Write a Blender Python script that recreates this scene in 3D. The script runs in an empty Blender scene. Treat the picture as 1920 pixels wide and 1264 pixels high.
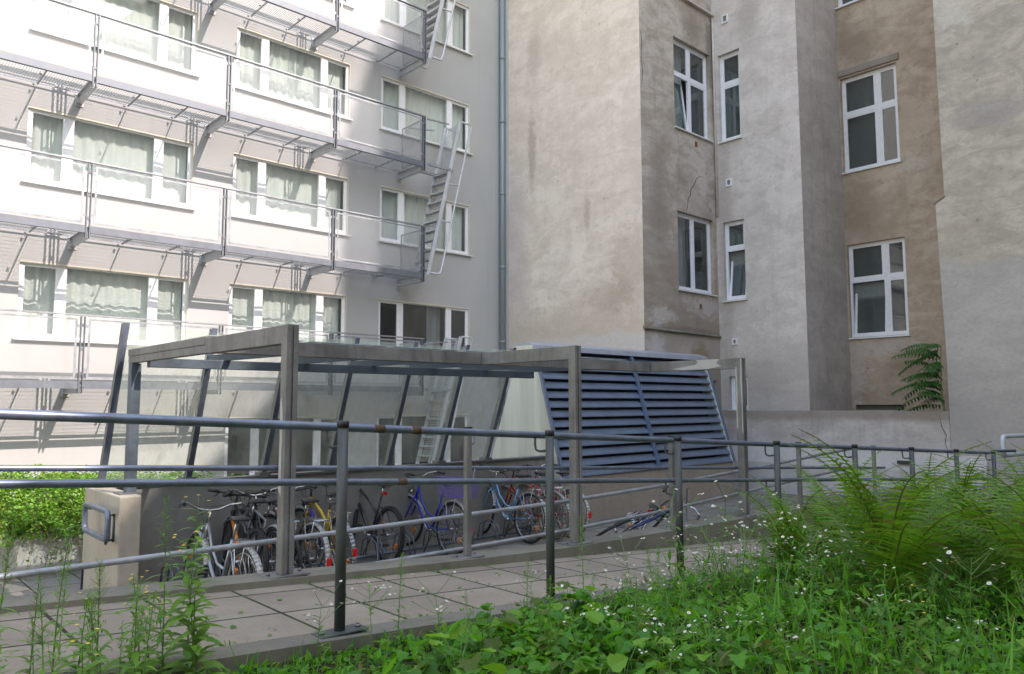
import bpy, math, random
import numpy as np
from mathutils import Vector, Matrix
C = bpy.context.scene
COL = C.collection
random.seed(7)
rng = np.random.default_rng(11)
R = math.radians

# ------------------------------------------------------------------ camera
cam_d = bpy.data.cameras.new("camera")
cam = bpy.data.objects.new("camera", cam_d)
COL.objects.link(cam)
YAW, PITCH, ROLL = 0.826295, 0.08811, -0.002259
fw = Vector((math.cos(YAW), math.sin(YAW), 0)); rt = Vector((math.sin(YAW), -math.cos(YAW), 0)); up = Vector((0, 0, 1))
fwd = fw * math.cos(PITCH) + up * math.sin(PITCH)
upv = up * math.cos(PITCH) - fw * math.sin(PITCH)
cr, sr = math.cos(ROLL), math.sin(ROLL)
rt2 = rt * cr + upv * sr
up2 = upv * cr - rt * sr
cam.matrix_world = Matrix(((rt2.x, up2.x, -fwd.x, 0), (rt2.y, up2.y, -fwd.y, 0), (rt2.z, up2.z, -fwd.z, 0), (0, 0, 0, 1)))
cam_d.sensor_width = 36.0
cam_d.lens = 1420 / 1920 * 36
cam_d.clip_start = 0.05
cam_d.clip_end = 600
C.camera = cam

# ------------------------------------------------------------------ light
SUN = Vector((0.31, -1.0, 0.97)).normalized()
W = bpy.data.worlds.new("World"); C.world = W; W.use_nodes = True
nt = W.node_tree; nt.nodes.clear()
o_ = nt.nodes.new("ShaderNodeOutputWorld"); b_ = nt.nodes.new("ShaderNodeBackground"); s_ = nt.nodes.new("ShaderNodeTexSky")
s_.sky_type = 'NISHITA'; s_.sun_disc = False
s_.sun_elevation = math.asin(SUN.z); s_.sun_rotation = math.atan2(SUN.x, SUN.y)
s_.air_density = 2.0; s_.dust_density = 1.0; s_.ozone_density = 1.0
b_.inputs[1].default_value = 0.15
nt.links.new(s_.outputs[0], b_.inputs[0]); nt.links.new(b_.outputs[0], o_.inputs[0])
sd = bpy.data.lights.new("sun", 'SUN'); sd.energy = 2.0; sd.angle = R(0.5); sd.color = (1.0, 0.96, 0.91)
sun = bpy.data.objects.new("sun", sd); COL.objects.link(sun)
sun.rotation_euler = SUN.to_track_quat('Z', 'Y').to_euler()
C.view_settings.view_transform = 'Standard'; C.view_settings.look = 'None'
C.view_settings.exposure = 1.82; C.view_settings.gamma = 1.0
C.view_settings.use_white_balance = True; C.view_settings.white_balance_temperature = 7000; C.view_settings.white_balance_tint = 19
C.cycles.max_bounces = 10; C.cycles.diffuse_bounces = 5; C.cycles.glossy_bounces = 4
C.cycles.transparent_max_bounces = 24; C.cycles.transmission_bounces = 6
C.cycles.sample_clamp_indirect = 6.0

# ------------------------------------------------------------------ helpers
ORG = {}
def org(o):
    return ORG.get(o.name, Vector((0, 0, 0)))
def tag(o, label=None, cat=None, group=None, kind=None):
    if label: o["label"] = label
    if cat: o["category"] = cat
    if group: o["group"] = group
    if kind: o["kind"] = kind
    return o
def thing(name, label, cat, loc=(0, 0, 0), group=None):
    o = bpy.data.objects.new(name, None); COL.objects.link(o)
    o.location = loc; o.empty_display_size = 0.1
    ORG[o.name] = Vector(loc)
    return tag(o, label, cat, group)

class MB:
    def __init__(s):
        s.v = []; s.f = []; s.sm = []
    def add(s, vs, fs, smooth=False):
        n = len(s.v); s.v += [tuple(v) for v in vs]
        for f in fs:
            s.f.append(tuple(i + n for i in f)); s.sm.append(smooth)
        return s
    def box(s, x0, y0, z0, x1, y1, z1):
        a, b = sorted((x0, x1)); c, d = sorted((y0, y1)); e, f = sorted((z0, z1))
        vs = [(a,c,e),(b,c,e),(b,d,e),(a,d,e),(a,c,f),(b,c,f),(b,d,f),(a,d,f)]
        return s.add(vs, [(0,3,2,1),(4,5,6,7),(0,1,5,4),(1,2,6,5),(2,3,7,6),(3,0,4,7)])
    def bar(s, p, q, w, h, upd=(0, 0, 1)):
        p = Vector(p); q = Vector(q); d = (q - p).normalized(); u = Vector(upd)
        sx = d.cross(u)
        if sx.length < 1e-5: sx = d.cross(Vector((1, 0, 0)))
        sx.normalize(); uy = sx.cross(d).normalized()
        vs = []
        for c in (p, q):
            for a, b in ((-1,-1),(1,-1),(1,1),(-1,1)):
                vs.append(c + sx * (a * w / 2) + uy * (b * h / 2))
        return s.add(vs, [(0,3,2,1),(4,5,6,7),(0,1,5,4),(1,2,6,5),(2,3,7,6),(3,0,4,7)])
    def tube(s, pts, r, n=8, closed=False, caps=True):
        pts = [Vector(p) for p in pts]; m = len(pts)
        rs = r if isinstance(r, (list, tuple)) else [r] * m
        vs = []; fs = []; u = None
        for i, p in enumerate(pts):
            if closed: t = pts[(i + 1) % m] - pts[i - 1]
            else: t = pts[min(i + 1, m - 1)] - pts[max(i - 1, 0)]
            t.normalize()
            if u is None:
                u = t.orthogonal().normalized()
            else:
                u = u - t * u.dot(t)
                if u.length < 1e-6: u = t.orthogonal()
                u.normalize()
            w = t.cross(u)
            for k in range(n):
                a = 2 * math.pi * k / n
                vs.append(p + (u * math.cos(a) + w * math.sin(a)) * rs[i])
        for i in range(m if closed else m - 1):
            j = (i + 1) % m
            for k in range(n):
                l = (k + 1) % n
                fs.append((i*n+k, i*n+l, j*n+l, j*n+k))
        s.add(vs, fs, True)
        if caps and not closed:
            b = len(s.v) - len(vs)
            s.f.append(tuple(b + k for k in range(n - 1, -1, -1))); s.sm.append(False)
            s.f.append(tuple(b + (m-1)*n + k for k in range(n))); s.sm.append(False)
        return s
    def quad(s, a, b, c, d):
        return s.add([a, b, c, d], [(0, 1, 2, 3)])
    def prism(s, poly, ext):
        """polygon (3-D points) extruded by vector ext"""
        n = len(poly); e = Vector(ext)
        vs = [Vector(p) for p in poly] + [Vector(p) + e for p in poly]
        fs = [tuple(range(n - 1, -1, -1)), tuple(range(n, 2 * n))]
        fs += [(i, (i+1) % n, n + (i+1) % n, n + i) for i in range(n)]
        return s.add(vs, fs)
    def arrays(s, V, F, smooth=False):
        return s.add([tuple(v) for v in V], [tuple(f) for f in F], smooth)
    def build(s, name, mat, parent=None, bevel=0, recalc=True):
        me = bpy.data.meshes.new(name)
        o0 = org(parent) if parent is not None else Vector((0, 0, 0))
        vs = [(v[0]-o0.x, v[1]-o0.y, v[2]-o0.z) for v in s.v]
        me.from_pydata(vs, [], s.f); 
        me.polygons.foreach_set("use_smooth", s.sm)
        if recalc:
            import bmesh
            bm = bmesh.new(); bm.from_mesh(me); bmesh.ops.recalc_face_normals(bm, faces=bm.faces); bm.to_mesh(me); bm.free()
        me.materials.append(mat)
        o = bpy.data.objects.new(name, me); COL.objects.link(o)
        if parent is not None:
            o.parent = parent; ORG[o.name] = o0.copy()
        if bevel:
            m = o.modifiers.new("bevel", 'BEVEL'); m.width = bevel; m.segments = 2; m.limit_method = 'ANGLE'
        return o
def npmesh(name, V, F, mat, parent=None, smooth=False):
    """fast mesh: V (n,3), F (m,3 or 4)"""
    me = bpy.data.meshes.new(name)
    V = np.asarray(V, dtype=np.float32); F = np.asarray(F, dtype=np.int32); k = F.shape[1]
    if parent is not None:
        V = V - np.array(org(parent), dtype=np.float32)
    me.vertices.add(len(V)); me.vertices.foreach_set("co", V.ravel())
    me.loops.add(F.size); me.loops.foreach_set("vertex_index", F.ravel())
    me.polygons.add(len(F)); me.polygons.foreach_set("loop_start", np.arange(0, F.size, k, dtype=np.int32))
    me.polygons.foreach_set("loop_total", np.full(len(F), k, dtype=np.int32))
    me.polygons.foreach_set("use_smooth", np.full(len(F), smooth))
    me.update(calc_edges=True); me.materials.append(mat)
    o = bpy.data.objects.new(name, me); COL.objects.link(o)
    if parent is not None:
        o.parent = parent; ORG[o.name] = org(parent).copy()
    return o

# ------------------------------------------------------------------ materials
class NT:
    """tiny node helper"""
    def __init__(s, name):
        s.m = bpy.data.materials.new(name); s.m.use_nodes = True
        s.t = s.m.node_tree; s.t.nodes.clear()
        s.out = s.t.nodes.new("ShaderNodeOutputMaterial")
    def n(s, typ, **kw):
        nd = s.t.nodes.new("ShaderNode" + typ)
        for k, v in kw.items(): setattr(nd, k, v)
        return nd
    def l(s, a, b): s.t.links.new(a, b)
    def setin(s, sock, v):
        if hasattr(v, "is_output"): s.l(v, sock)
        elif v is not None: sock.default_value = v
    def pos(s): return s.n("NewGeometry").outputs["Position"]
    def obj(s): return s.n("TexCoord").outputs["Object"]
    def map(s, vec, scale=(1,1,1), rot=(0,0,0), loc=(0,0,0)):
        m = s.n("Mapping"); s.l(vec, m.inputs[0]); m.inputs[1].default_value = loc; m.inputs[2].default_value = rot; m.inputs[3].default_value = scale
        return m.outputs[0]
    def noise(s, vec, scale, detail=4, rough=0.55, dist=0.0):
        nn = s.n("TexNoise"); s.l(vec, nn.inputs["Vector"]); nn.inputs["Scale"].default_value = scale
        nn.inputs["Detail"].default_value = detail; nn.inputs["Roughness"].default_value = rough; nn.inputs["Distortion"].default_value = dist
        return nn.outputs["Fac"]
    def ramp(s, fac, stops):
        r = s.n("ValToRGB"); s.l(fac, r.inputs[0]); e = r.color_ramp.elements
        while len(e) < len(stops): e.new(0.5)
        for el, (p, c) in zip(e, stops):
            el.position = p; el.color = c if len(c) == 4 else (*c, 1)
        return r.outputs[0]
    def rng(s, fac, a, b, c=0.0, d=1.0, smooth=False):
        m = s.n("MapRange"); s.l(fac, m.inputs[0])
        if smooth: m.interpolation_type = 'SMOOTHSTEP'
        m.inputs[1].default_value = a; m.inputs[2].default_value = b; m.inputs[3].default_value = c; m.inputs[4].default_value = d
        return m.outputs[0]
    def mix(s, fac, a, b, typ='MIX'):
        m = s.n("Mix", data_type='RGBA', blend_type=typ)
        s.setin(m.inputs[0], fac)
        for sock, v in ((m.inputs[6], a), (m.inputs[7], b)):
            if isinstance(v, tuple) and len(v) == 3: v = (*v, 1)
            s.setin(sock, v)
        return m.outputs[2]
    def math(s, op, a, b=None, c=None):
        m = s.n("Math", operation=op); s.setin(m.inputs[0], a)
        if b is not None: s.setin(m.inputs[1], b)
        if c is not None: s.setin(m.inputs[2], c)
        return m.outputs[0]
    def sep(s, v):
        x = s.n("SeparateXYZ"); s.l(v, x.inputs[0]); return x.outputs
    def bump(s, h, strength=0.3, dist=0.01):
        b = s.n("Bump"); s.l(h, b.inputs["Height"]); b.inputs["Strength"].default_value = strength; b.inputs["Distance"].default_value = dist
        return b.outputs[0]
    def bsdf(s, col, rough=0.6, metal=0.0, normal=None, spec=0.5, coat=0.0):
        b = s.n("BsdfPrincipled")
        if isinstance(col, tuple): col = (*col[:3], 1)
        s.setin(b.inputs["Base Color"], col); s.setin(b.inputs["Roughness"], rough); s.setin(b.inputs["Metallic"], metal)
        b.inputs["Specular IOR Level"].default_value = spec; b.inputs["Coat Weight"].default_value = coat
        if normal is not None: s.l(normal, b.inputs["Normal"])
        return b.outputs[0]
    def done(s, sh):
        s.l(sh, s.out.inputs[0]); return s.m

def simple(name, col, rough=0.5, metal=0.0, spec=0.5, coat=0.0, var=0.12, scale=12):
    t = NT(name); v = t.noise(t.obj(), scale, 4)
    d = tuple(c * (1 - var) for c in col); u = tuple(min(1, c * (1 + var)) for c in col)
    c = t.mix(t.rng(v, 0.3, 0.7), d, u)
    return t.done(t.bsdf(c, t.rng(v, 0.2, 0.8, rough * 0.85, min(1, rough * 1.15)), metal, None, spec, coat))

def plaster(name, lo, hi, stain, streak=0.5, ang=0.0, bands=(), bump=0.35, spots=(), seed=0.0, scale=1.0):
    """old lime render: trowelled sweeps, blotches, run-down dirt; bands = (z level, noise amplitude, softness, colour, amount, below?)"""
    t = NT(name); p = t.map(t.pos(), loc=(seed, seed * 1.7, seed * 0.6))
    sweep = t.noise(t.map(p, (0.6 * scale, 0.6 * scale, 1.5 * scale), (ang, ang * 0.6, 0)), 1.5, 7, 0.66, 0.9)
    blotch = t.noise(p, 0.5 * scale, 6, 0.62, 0.5)
    mott = t.noise(t.map(p, (1, 1, 1.5), (ang, ang * 0.5, 0)), 3.4, 8, 0.72, 0.5)
    fine = t.noise(p, 14.0, 6, 0.7)
    runs = t.noise(t.map(p, (2.6, 2.6, 0.14)), 1.6, 6, 0.62)
    pit = t.n("TexVoronoi"); t.l(t.map(p, (1, 1, 0.8)), pit.inputs["Vector"]); pit.inputs["Scale"].default_value = 3.0
    c = t.mix(t.rng(sweep, 0.38, 0.62, smooth=True), lo, hi)
    c = t.mix(t.math('MULTIPLY', t.rng(blotch, 0.47, 0.68), 0.75), c, stain)
    c = t.mix(t.math('MULTIPLY', t.rng(mott, 0.50, 0.70), 0.42), c, tuple(x * 0.78 for x in stain))
    c = t.mix(t.math('MULTIPLY', t.rng(mott, 0.46, 0.30), 0.40), c, tuple(min(1, x * 1.10) for x in hi))
    c = t.mix(t.math('MULTIPLY', t.rng(runs, 0.53, 0.74), streak * 0.75), c, tuple(x * 0.66 for x in stain))
    c = t.mix(t.math('MULTIPLY', t.rng(fine, 0.45, 0.7), 0.28), c, tuple(x * 0.72 for x in lo))
    c = t.mix(t.math('MULTIPLY', t.rng(pit.outputs["Distance"], 0.10, 0.03), t.rng(mott, 0.52, 0.6, 0, 0.7)), c, tuple(x * 0.40 for x in stain))
    pt = t.noise(t.map(p, (1, 1, 0.8), loc=(4, 2, 7)), 0.42 * scale, 9, 0.68, 0.2)
    c = t.mix(t.math('MULTIPLY', t.rng(pt, 0.585, 0.597), 0.40), c, tuple(min(1, x * 1.06) for x in hi))
    c = t.mix(t.math('MULTIPLY', t.rng(pt, 0.405, 0.395), 0.28), c, stain)
    ch = t.noise(t.map(p, loc=(9, 1, 3)), 7.0, 7, 0.62)
    c = t.mix(t.math('MULTIPLY', t.rng(ch, 0.665, 0.685), t.rng(blotch, 0.45, 0.6, 0.15, 0.75)), c, tuple(x * 0.55 for x in stain))
    z = t.sep(t.pos())[2]
    for (lv, amp, soft, col, amt, below) in bands:
        nz = t.math('MULTIPLY', t.math('SUBTRACT', t.noise(p, 0.9, 5, 0.62, 0.4), 0.5), amp * 2.4)
        zz = t.math('ADD', z, nz)
        f = t.rng(zz, lv + soft, lv - soft) if below else t.rng(zz, lv - soft, lv + soft)
        c = t.mix(t.math('MULTIPLY', f, amt), c, t.mix(t.rng(fine, 0.3, 0.7), col, tuple(x * 0.86 for x in col)))
    for (cc, rr_, col, amt) in spots:
        v = t.n("VectorMath", operation='SUBTRACT'); t.l(t.pos(), v.inputs[0]); v.inputs[1].default_value = cc
        v2 = t.n("VectorMath", operation='DIVIDE'); t.l(v.outputs[0], v2.inputs[0]); v2.inputs[1].default_value = rr_
        v3 = t.n("VectorMath", operation='LENGTH'); t.l(v2.outputs[0], v3.inputs[0])
        d = t.math('ADD', v3.outputs["Value"], t.math('MULTIPLY', t.math('SUBTRACT', mott, 0.5), 2.6))
        c = t.mix(t.math('MULTIPLY', t.rng(d, 1.1, 0.5), amt), c, t.mix(t.rng(fine, 0.3, 0.7), col, tuple(x * 0.8 for x in col)))
    h = t.math('ADD', t.math('ADD', t.math('MULTIPLY', mott, 0.6), t.math('MULTIPLY', fine, 0.5)), t.math('MULTIPLY', t.rng(pt, 0.585, 0.60), 0.25))
    return t.done(t.bsdf(c, 0.92, 0.0, t.bump(h, bump, 0.03), 0.15))

def galv(name, col=(0.42, 0.45, 0.48), rough=0.42, metal=0.75, var=0.28, scale=7, dirt=(0.16, 0.15, 0.13), dirt_amt=0.3):
    t = NT(name); p = t.pos()
    vo = t.n("TexVoronoi"); t.l(p, vo.inputs["Vector"]); vo.inputs["Scale"].default_value = 60
    n1 = t.noise(p, scale, 5, 0.6); n2 = t.noise(t.map(p, (6, 6, 0.8)), 2.2, 5, 0.6)
    c = t.mix(t.rng(n1, 0.3, 0.7), tuple(x * (1 - var) for x in col), tuple(min(1, x * (1 + var * 0.6)) for x in col))
    c = t.mix(0.10, c, vo.outputs["Color"], 'SOFT_LIGHT')
    c = t.mix(t.math('MULTIPLY', t.rng(n2, 0.52, 0.75), dirt_amt), c, dirt)
    return t.done(t.bsdf(c, t.rng(n1, 0.25, 0.75, rough * 0.8, rough * 1.3), metal, None, 0.5))

def glassmat(name, tint, dirt=0.04, dcol=(0.6, 0.65, 0.6), rough=0.0, f0=0.05):
    t = NT(name)
    tr = t.n("BsdfTransparent"); tr.inputs[0].default_value = (*tint, 1)
    gl = t.n("BsdfGlossy"); gl.inputs["Roughness"].default_value = rough; gl.inputs[0].default_value = (0.95, 0.97, 1, 1)
    lw = t.n("LayerWeight"); lw.inputs[0].default_value = 0.5
    fres = t.math('MULTIPLY_ADD', t.math('POWER', lw.outputs["Facing"], 5.0), 1.0 - f0, f0)
    m1 = t.n("MixShader"); t.l(fres, m1.inputs[0]); t.l(tr.outputs[0], m1.inputs[1]); t.l(gl.outputs[0], m1.inputs[2])
    df = t.n("BsdfDiffuse"); df.inputs[0].default_value = (*dcol, 1)
    nz = t.noise(t.map(t.pos(), (1.4, 1.4, 0.35)), 2.4, 5, 0.65)
    m2 = t.n("MixShader"); t.l(t.rng(nz, 0.35, 0.8, dirt * 0.3, dirt * 2.2), m2.inputs[0]); t.l(m1.outputs[0], m2.inputs[1]); t.l(df.outputs[0], m2.inputs[2])  # diffuse film: dirt, and on the shelter glass painted-in haze too
    return t.done(m2.outputs[0])

def concrete(name, col, var=0.2, stain=(0.12, 0.12, 0.10), amt=0.5, low=None):
    t = NT(name); p = t.pos()
    a = t.noise(p, 1.1, 5, 0.6, 0.3); b = t.noise(p, 14, 6, 0.7); r = t.noise(t.map(p, (3, 3, 0.25)), 1.8, 5, 0.6)
    c = t.mix(t.rng(a, 0.3, 0.7), tuple(x * (1 - var) for x in col), tuple(x * (1 + var) for x in col))
    c = t.mix(t.math('MULTIPLY', t.rng(r, 0.5, 0.75), amt), c, stain)
    c = t.mix(t.math('MULTIPLY', t.rng(b, 0.45, 0.7), 0.25), c, tuple(x * 0.6 for x in col))
    vo = t.n("TexVoronoi"); t.l(p, vo.inputs["Vector"]); vo.inputs["Scale"].default_value = 9
    c = t.mix(t.rng(vo.outputs["Distance"], 0.07, 0.04, 0, 0.6), c, tuple(x * 0.35 for x in col))
    return t.done(t.bsdf(c, 0.9, 0, t.bump(b, 0.25, 0.01), 0.2))

def slabs(name, col, size=0.5, rot=0.0, off=(0, 0), moss=(0.05, 0.075, 0.025)):
    t = NT(name); p = t.pos(); q = t.map(p, (1, 1, 0), (0, 0, rot), (off[0], off[1], 0))
    br = t.n("TexBrick"); t.l(q, br.inputs["Vector"]); br.offset = 0.0; br.squash = 1.0
    br.inputs["Scale"].default_value = 1.0; br.inputs["Brick Width"].default_value = size; br.inputs["Row Height"].default_value = size
    br.inputs["Mortar Size"].default_value = 0.011; br.inputs["Mortar Smooth"].default_value = 0.2
    br.inputs["Color1"].default_value = (0.30, 0.30, 0.30, 1); br.inputs["Color2"].default_value = (0.72, 0.72, 0.72, 1)
    a = t.noise(p, 1.3, 5, 0.62, 0.3); b = t.noise(p, 38, 5, 0.7); mz = t.noise(p, 5, 5, 0.7)
    c = t.mix(t.rng(a, 0.3, 0.7), tuple(x * 0.78 for x in col), tuple(x * 1.15 for x in col))
    c = t.mix(0.22, c, br.outputs["Color"], 'OVERLAY')
    c = t.mix(t.math('MULTIPLY', t.rng(b, 0.45, 0.7), 0.35), c, tuple(x * 0.62 for x in col))
    jm = t.mix(t.rng(mz, 0.45, 0.62), (0.035, 0.032, 0.028), moss)
    c = t.mix(br.outputs["Fac"], c, jm)
    c = t.mix(t.math('MULTIPLY', t.rng(mz, 0.6, 0.8), 0.35), c, tuple(x * 0.5 for x in col))
    h = t.math('SUBTRACT', t.math('MULTIPLY', b, 0.25), br.outputs["Fac"])
    return t.done(t.bsdf(c, 0.88, 0, t.bump(h, 0.5, 0.012), 0.25))

def leafmat(name, cols, trans=0.45, rough=0.45, spec=0.35):
    t = NT(name); g = t.n("NewGeometry"); r = g.outputs["Random Per Island"]
    n = len(cols); c = t.ramp(r, [(i / max(1, n - 1), cc) for i, cc in enumerate(cols)])
    nz = t.noise(g.outputs["Position"], 1.1, 3)
    c = t.mix(t.rng(nz, 0.35, 0.7, 0, 0.35), c, t.mix(0.5, c, (0.10, 0.15, 0.02)))
    b = t.bsdf(c, rough, 0, None, spec)
    tl = t.n("BsdfTranslucent"); t.l(t.mix(1.0, c, (1.25, 1.35, 0.6), 'MULTIPLY'), tl.inputs[0])
    m = t.n("MixShader"); m.inputs[0].default_value = trans; t.l(b, m.inputs[1]); t.l(tl.outputs[0], m.inputs[2])
    return t.done(m.outputs[0])

M = {}
# white render of the apartment block
t = NT("white_render"); p = t.pos(); a = t.noise(p, 0.5, 5, 0.6); b = t.noise(p, 60, 4, 0.7); r_ = t.noise(t.map(p, (2.2, 2.2, 0.12)), 1.5, 5, 0.6)
c = t.mix(t.rng(a, 0.3, 0.7), (0.40, 0.397, 0.387), (0.45, 0.447, 0.437)); c = t.mix(t.math('MULTIPLY', t.rng(r_, 0.58, 0.8), 0.35), c, (0.33, 0.31, 0.29))
M['white'] = t.done(t.bsdf(c, 0.9, 0, t.bump(b, 0.25, 0.006), 0.2))
M['firewall'] = plaster("pale_old_plaster", (0.68, 0.575, 0.49), (0.79, 0.685, 0.60), (0.62, 0.53, 0.45), 0.15, 0.5,
    ((2.3, 0.5, 0.40, (0.54, 0.44, 0.35), 0.5, True), (1.62, 0.30, 0.04, (0.62, 0.57, 0.54), 0.92, True)), 0.3,
    ((( 13.53, 10.7, 3.2), (1, 0.7, 1.0), (0.50, 0.40, 0.31), 0.55), ((13.53, 11.4, 2.5), (1, 0.9, 0.45), (0.44, 0.35, 0.27), 0.5), ((13.53, 13.9, 6.6), (1, 0.16, 1.3), (0.45, 0.37, 0.31), 0.7),
     ((13.53, 13.8, 9.2), (1, 0.3, 0.8), (0.50, 0.42, 0.36), 0.5), ((13.53, 12.0, 4.6), (1, 0.12, 0.5), (0.46, 0.38, 0.31), 0.6), ((13.53, 14.5, 4.0), (1, 0.5, 2.5), (0.60, 0.55, 0.52), 0.5)), seed=3)
M['dark_side'] = plaster("brown_grey_plaster", (0.38, 0.325, 0.275), (0.52, 0.465, 0.415), (0.27, 0.22, 0.175), 0.45, 0.4,
    ((3.4, 0.7, 0.6, (0.28, 0.22, 0.17), 0.55, True), (1.62, 0.05, 0.02, (0.46, 0.41, 0.37), 0.55, True), (0.9, 0.5, 0.3, (0.24, 0.19, 0.15), 0.6, True)), 0.4,
    (((16.0, 10.3, 2.4), (0.85, 1, 0.35), (0.52, 0.47, 0.44), 0.8), ((14.2, 10.3, 2.05), (0.6, 1, 0.22), (0.58, 0.52, 0.47), 0.7), ((16.5, 10.3, 9.0), (0.22, 1, 1.3), (0.20, 0.17, 0.15), 0.75), ((13.95, 10.3, 1.1), (0.35, 1, 0.9), (0.55, 0.52, 0.53), 0.9),
     ((15.1, 10.3, 1.0), (0.5, 1, 0.5), (0.48, 0.42, 0.38), 0.7), ((15.7, 10.3, 1.1), (0.4, 1, 0.35), (0.26, 0.20, 0.10), 0.7), ((15.4, 10.3, 1.72), (1.8, 1, 0.10), (0.20, 0.165, 0.14), 0.6), ((14.2, 10.3, 4.5), (0.5, 1, 1.4), (0.27, 0.225, 0.185), 0.55), ((15.6, 10.3, 9.4), (0.5, 1, 0.35), (0.26, 0.22, 0.19), 0.6)), seed=9)
M['lilac'] = plaster("lilac_grey_plaster", (0.51, 0.455, 0.43), (0.61, 0.555, 0.53), (0.42, 0.375, 0.35), 0.3, 0.1,
    ((1.2, 0.6, 0.4, (0.42, 0.37, 0.34), 0.5, True),), 0.3,
    (((16.57, 10.1, 3.5), (1, 0.25, 4.5), (0.36, 0.31, 0.28), 0.5), ((16.57, 9.3, 9.6), (1, 0.35, 0.8), (0.40, 0.36, 0.33), 0.6), ((16.57, 9.2, 0.6), (1, 0.7, 0.6), (0.38, 0.33, 0.30), 0.5)), seed=14)
M['taupe'] = plaster("taupe_plaster", (0.49, 0.43, 0.39), (0.57, 0.51, 0.465), (0.40, 0.345, 0.31), 0.4, 0.0, (), 0.25, seed=22)
M['brown'] = plaster("brown_plaster", (0.40, 0.315, 0.245), (0.50, 0.41, 0.335), (0.29, 0.22, 0.165), 0.3, 0.5, ((0.6, 0.5, 0.4, (0.28, 0.215, 0.16), 0.4, True),), 0.5,
    (((18.76, 7.2, 1.35), (1, 0.9, 0.25), (0.50, 0.44, 0.40), 0.7), ((18.76, 7.9, 0.8), (1, 0.25, 0.9), (0.50, 0.44, 0.40), 0.6), ((18.76, 6.7, 0.9), (1, 0.6, 0.4), (0.24, 0.18, 0.13), 0.6), ((18.76, 6.5, 5.6), (1, 0.5, 0.25), (0.55, 0.49, 0.44), 0.6), ((18.76, 7.6, 8.9), (1, 0.5, 0.6), (0.26, 0.20, 0.16), 0.55), ((18.76, 7.7, 4.9), (1, 0.5, 0.8), (0.27, 0.21, 0.15), 0.5)), seed=31)
M['rough'] = plaster("rough_grey_plaster", (0.40, 0.345, 0.29), (0.55, 0.48, 0.405), (0.30, 0.26, 0.225), 0.1, 0.7,
    ((2.6, 0.4, 0.07, (0.43, 0.405, 0.395), 0.62, True), (0.3, 0.7, 0.5, (0.36, 0.32, 0.30), 0.5, True)), 0.45,
    (((15.5, 4.4, 3.0), (1, 0.5, 0.5), (0.46, 0.40, 0.31), 0.6), ((15.5, 3.9, 5.3), (1, 0.7, 0.3), (0.36, 0.33, 0.31), 0.6), ((15.5, 4.5, 7.4), (1, 0.4, 0.5), (0.60, 0.55, 0.49), 0.6)), seed=40)
M['lowwall'] = plaster("damp_wall_plaster", (0.42, 0.375, 0.355), (0.53, 0.48, 0.46), (0.29, 0.245, 0.215), 0.5, 0.1,
    ((-0.36, 0.14, 0.06, (0.25, 0.205, 0.17), 0.75, False), (-0.75, 0.10, 0.08, (0.52, 0.49, 0.475), 0.6, True)), 0.4, seed=47)
M['plain'] = plaster("courtyard_plaster", (0.62, 0.58, 0.52), (0.70, 0.66, 0.60), (0.5, 0.45, 0.4), 0.3, 0.2, (), 0.2, seed=60)
M['galv'] = galv("galvanised_steel", (0.32, 0.335, 0.355), 0.5, 0.35, dirt_amt=0.2)
M['gpost'] = galv('blue_grey_gallery_steel', (0.17, 0.185, 0.21), 0.5, 0.35, 0.15, 5, (0.1, 0.1, 0.1), 0.2)
M['galv_rail'] = galv("galvanised_tube", (0.17, 0.20, 0.26), 0.42, 0.6)
M['galv_old'] = galv("weathered_steel_frame", (0.20, 0.195, 0.185), 0.55, 0.3, 0.4, 3, (0.07, 0.06, 0.05), 0.65)
M['post'] = galv("dark_steel_post", (0.075, 0.082, 0.08), 0.5, 0.25, 0.2, 5, (0.08, 0.08, 0.075), 0.35)
M['mull'] = galv("grey_mullion_steel", (0.16, 0.165, 0.165), 0.5, 0.45, 0.25, 4)
M['purlin'] = galv("blue_grey_purlin_steel", (0.12, 0.145, 0.18), 0.5, 0.5, 0.2, 4)
M['whitesteel'] = galv("pale_ladder_steel", (0.52, 0.53, 0.54), 0.5, 0.25, 0.12, 6, (0.4, 0.4, 0.4), 0.15)
M['cap'] = simple("black_plastic_cap", (0.02, 0.02, 0.02), 0.5)
M['bolt'] = simple("bolt_steel", (0.3, 0.3, 0.3), 0.35, 0.9)
M['pvc'] = simple("white_window_frame", (0.80, 0.80, 0.82), 0.35, 0, 0.5, 0, 0.04)
M['cream'] = simple("cream_reveal", (0.62, 0.58, 0.47), 0.6, 0, 0.4, 0, 0.05)
M['sill'] = simple("metal_sill", (0.66, 0.65, 0.62), 0.4, 0.1)
M['oldpvc'] = simple("old_white_frame", (0.70, 0.70, 0.74), 0.4, 0, 0.5, 0, 0.06)
M['glass'] = glassmat("green_window_glass", (0.968, 0.986, 0.977), 0.03, f0=0.05)
M['dglass'] = glassmat("dark_window_glass", (0.72, 0.75, 0.75), 0.05, (0.35, 0.37, 0.38), f0=0.07)
M['cglass'] = glassmat("shelter_glass", (0.94, 0.965, 0.95), 0.16, (0.78, 0.81, 0.73), f0=0.045)  # diffuse share raised beyond its dirt to paint a pale haze into the panes
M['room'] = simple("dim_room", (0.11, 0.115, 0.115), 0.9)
M['blind'] = simple("grey_roller_blind", (0.16, 0.18, 0.18), 0.8)
t = NT("pale_curtain"); cc = t.noise(t.map(t.pos(), (9, 9, 0.4)), 1.5, 4)
df = t.n("BsdfDiffuse"); t.l(t.mix(t.rng(cc, 0.3, 0.7), (0.74, 0.78, 0.74), (0.86, 0.89, 0.86)), df.inputs[0]); tl = t.n("BsdfTranslucent"); tl.inputs[0].default_value = (0.6, 0.66, 0.6, 1)
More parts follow.
